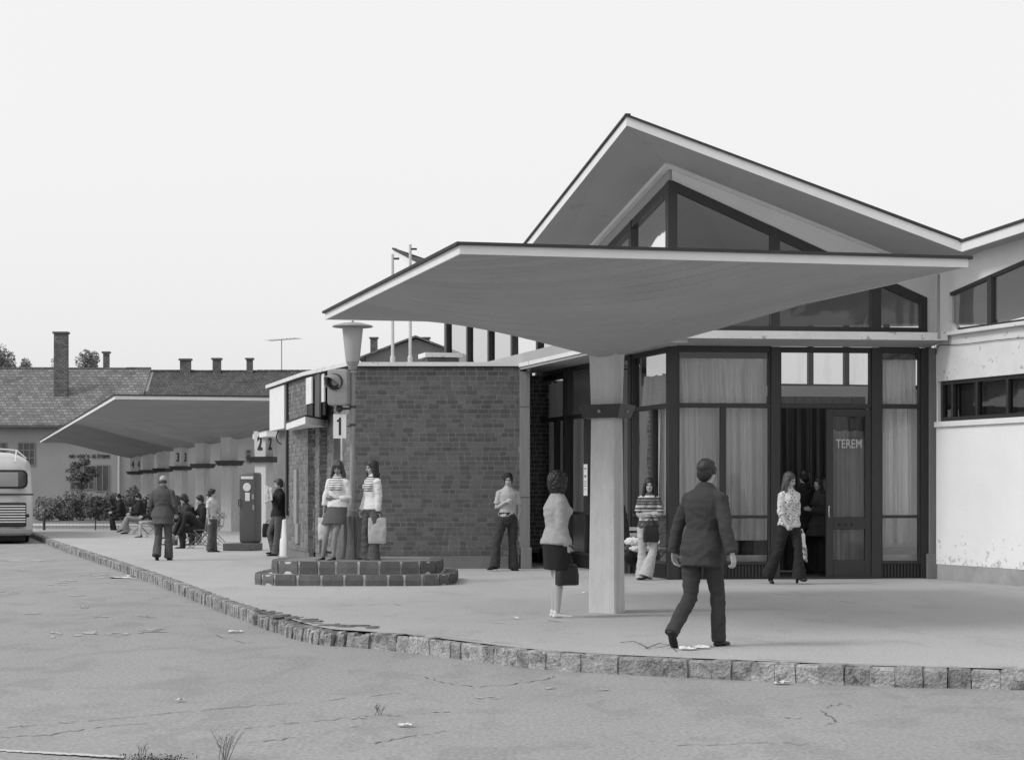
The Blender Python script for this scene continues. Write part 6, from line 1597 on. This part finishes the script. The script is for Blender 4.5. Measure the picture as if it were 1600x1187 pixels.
sit(334, 847, 1.78, -66, 'seated dark haired man behind the boy in the white shirt', 'folding chair behind the boy in the white shirt', [('trousers', C_['darkj']), ('jacket', C_['darkj'], dict(bot=-.02))], ('short', 'hair_dark'), seat_pose(lean=(0, .12, 1)))
# things on the seat behind the column
bs = gnd(985, 899); bch = copy_tree(chair0); bch.location = bs + Vector((-.05, .1, 0)); bch.rotation_euler = (0, 0, R(-10)); bch['label'] = 'folding chair carrying bags behind the tapering column'
bgk = empty('holdall', bs + Z * .2, 0, 'black holdall on the folding chair behind the tapering column', 'bag')
sk = Sk(); sk.ell(Vector((0, 0, .17)), X1 * .17, YV * .15, Z * .2, 16); sk.build('bag_body', M['leather'], bgk, .014, 2, .01, 8)
bgk2 = empty('parcel', bs + Vector((.04, -.02, .54)), 0, 'crumpled white parcel on top of the black holdall', 'parcel')
sk = Sk(); sk.ell(Vector((0, 0, .03)), X1 * .14, YV * .12, Z * .07, 16); sk.ell(Vector((.02, -.03, -.09)), X1 * .13, YV * .11, Z * .06, 16); sk.build('wrapping', M['paper'], bgk2, .010, 1, .018, 14)
cl0 = bs + Vector((-.06, .06, 0)); cc = empty('dark_coat', cl0 + Z * .55, 0, 'dark coat draped behind the white parcel by the column', 'coat')
sk = Sk(); sk.limb([Vector((-.02, .1, -.05)), Vector((-.03, .12, .25)), Vector((-.05, .12, .62))], [.09, .08, .03], .5); sk.build('cloth', C_['darkj'], cc, .014, 2, .01, 8)

# ------------------------------------------------------------------ litter and weeds
def scrap(px, py, w, label, road=False, seed=0, m='paper'):
    p = gnd(px, py, SW if road else 0); r = random.Random(seed); n = 5; vs_ = []; fs = []
    for i in range(n + 1):
        for j in range(n + 1):
            x, y = (i / n - .5) * w * 1.3, (j / n - .5) * w; vs_.append(p + Vector((x + r.uniform(-.01, .01), y, .012 + .035 * abs(noise.noise(Vector((x * 30 + seed, y * 30, seed)))) )))
    for i in range(n):
        for j in range(n): a = i * (n + 1) + j; fs.append([a, a + 1, a + n + 2, a + n + 1])
    o = MB().add(vs_, fs).build('paper_scrap', M[m], None); tag(o, label, 'paper', 'paper scraps lying about')
scrap(912, 927, .07, 'small torn paper on the pavement between the black handbag and the column', seed=1); scrap(806, 967, .05, 'tiny paper scrap on the pavement left of the woman in the cardigan', seed=2)
scrap(187, 903, .30, 'large paper scrap in the gutter near the kerb at left', True, 3); scrap(204, 901, .16, 'folded paper beside the large scrap in the left gutter', True, 13); scrap(634, 1135, .07, 'bright paper scrap alone on the road below the leaning kerb stones', True, 4)
scrap(1074, 1015, .12, 'crumpled paper by the heel of the man in the suit', seed=5); scrap(1094, 1013, .12, 'crumpled paper under the stride of the man in the suit', seed=6); scrap(797, 885, .10, 'scattered paper by the feet of the young man in the polo', seed=7)
scrap(855, 1043, .06, 'paper scrap at the foot of the kerb below the woman', True, 8); scrap(368, 988, .12, 'dirty paper scrap where the kerb bends', True, 9); scrap(1222, 1069, .10, 'thin paper scrap at the kerb below the doorway', True, 10); scrap(82, 850, .25, 'paper scrap beside the back of the bus', True, 11)
scrap(282, 1096, .05, 'tiny paper scrap on the road below the crack', True, 12)
def weed(px, py, h, label, seed, n=9):
    p = gnd(px, py, SW); r = random.Random(seed); mb = MB()
    for k in range(n):
        a = r.uniform(0, 6.28); l = h * r.uniform(.5, 1); q = p + Vector((r.uniform(-.03, .03), r.uniform(-.03, .03), 0)); b = q + Vector((math.cos(a) * l * .25, math.sin(a) * l * .25, l * .6)); c = b + Vector((math.cos(a) * l * .2, math.sin(a) * l * .2, l * .35))
        mb.tube([q, b, c], [.0022, .0018, .001], 4)
        for j in range(4): e = q.lerp(c, .4 + .15 * j); mb.tube([e, e + Vector((r.uniform(-.04, .04), r.uniform(-.04, .04), .03))], .0012, 3)
    o = mb.build('dry_weed', M['weed'], None); tag(o, label, 'weed', 'weeds growing through the road')
M['weed'] = mat('dry_weed', .14, .9, .2, 6, .1, 40, 0)
weed(350, 1186, .20, 'tall dry weed sprouting at the bottom edge of the road', 1); weed(592, 1117, .08, 'small dry weed growing in the road crack', 2, 5); weed(222, 1178, .06, 'little dry weed at the lower left of the road', 3, 4)
mo = MB(); r = random.Random(4)
for k in range(700):
    p = gnd(r.gauss(240, 26), 1187 + r.uniform(-3, 10), SW); a = Vector((r.gauss(0, 1), r.gauss(0, 1), r.gauss(0, 1))).normalized(); b = a.cross(Z + Vector((.1, .2, 0))).normalized(); p.z = SW + r.uniform(.002, .03)
    s_ = r.uniform(.004, .012); mo.add([p - a * s_, p + b * s_, p + a * s_], [[0, 1, 2]])
tag(mo.build('moss', M['trunk'], None), kind='stuff')
wire = [(970, 1004), (990, 1002), (1004, 1008), (1012, 1012), (1030, 1005), (1046, 1008), (1056, 1016)]
tag(MB().tube([gnd(a, b) + Z * .006 for a, b in wire], .003, 5).build('loose_wire', M['dirt'], None), 'thin crooked wire on the pavement behind the heel of the suited man', 'wire')
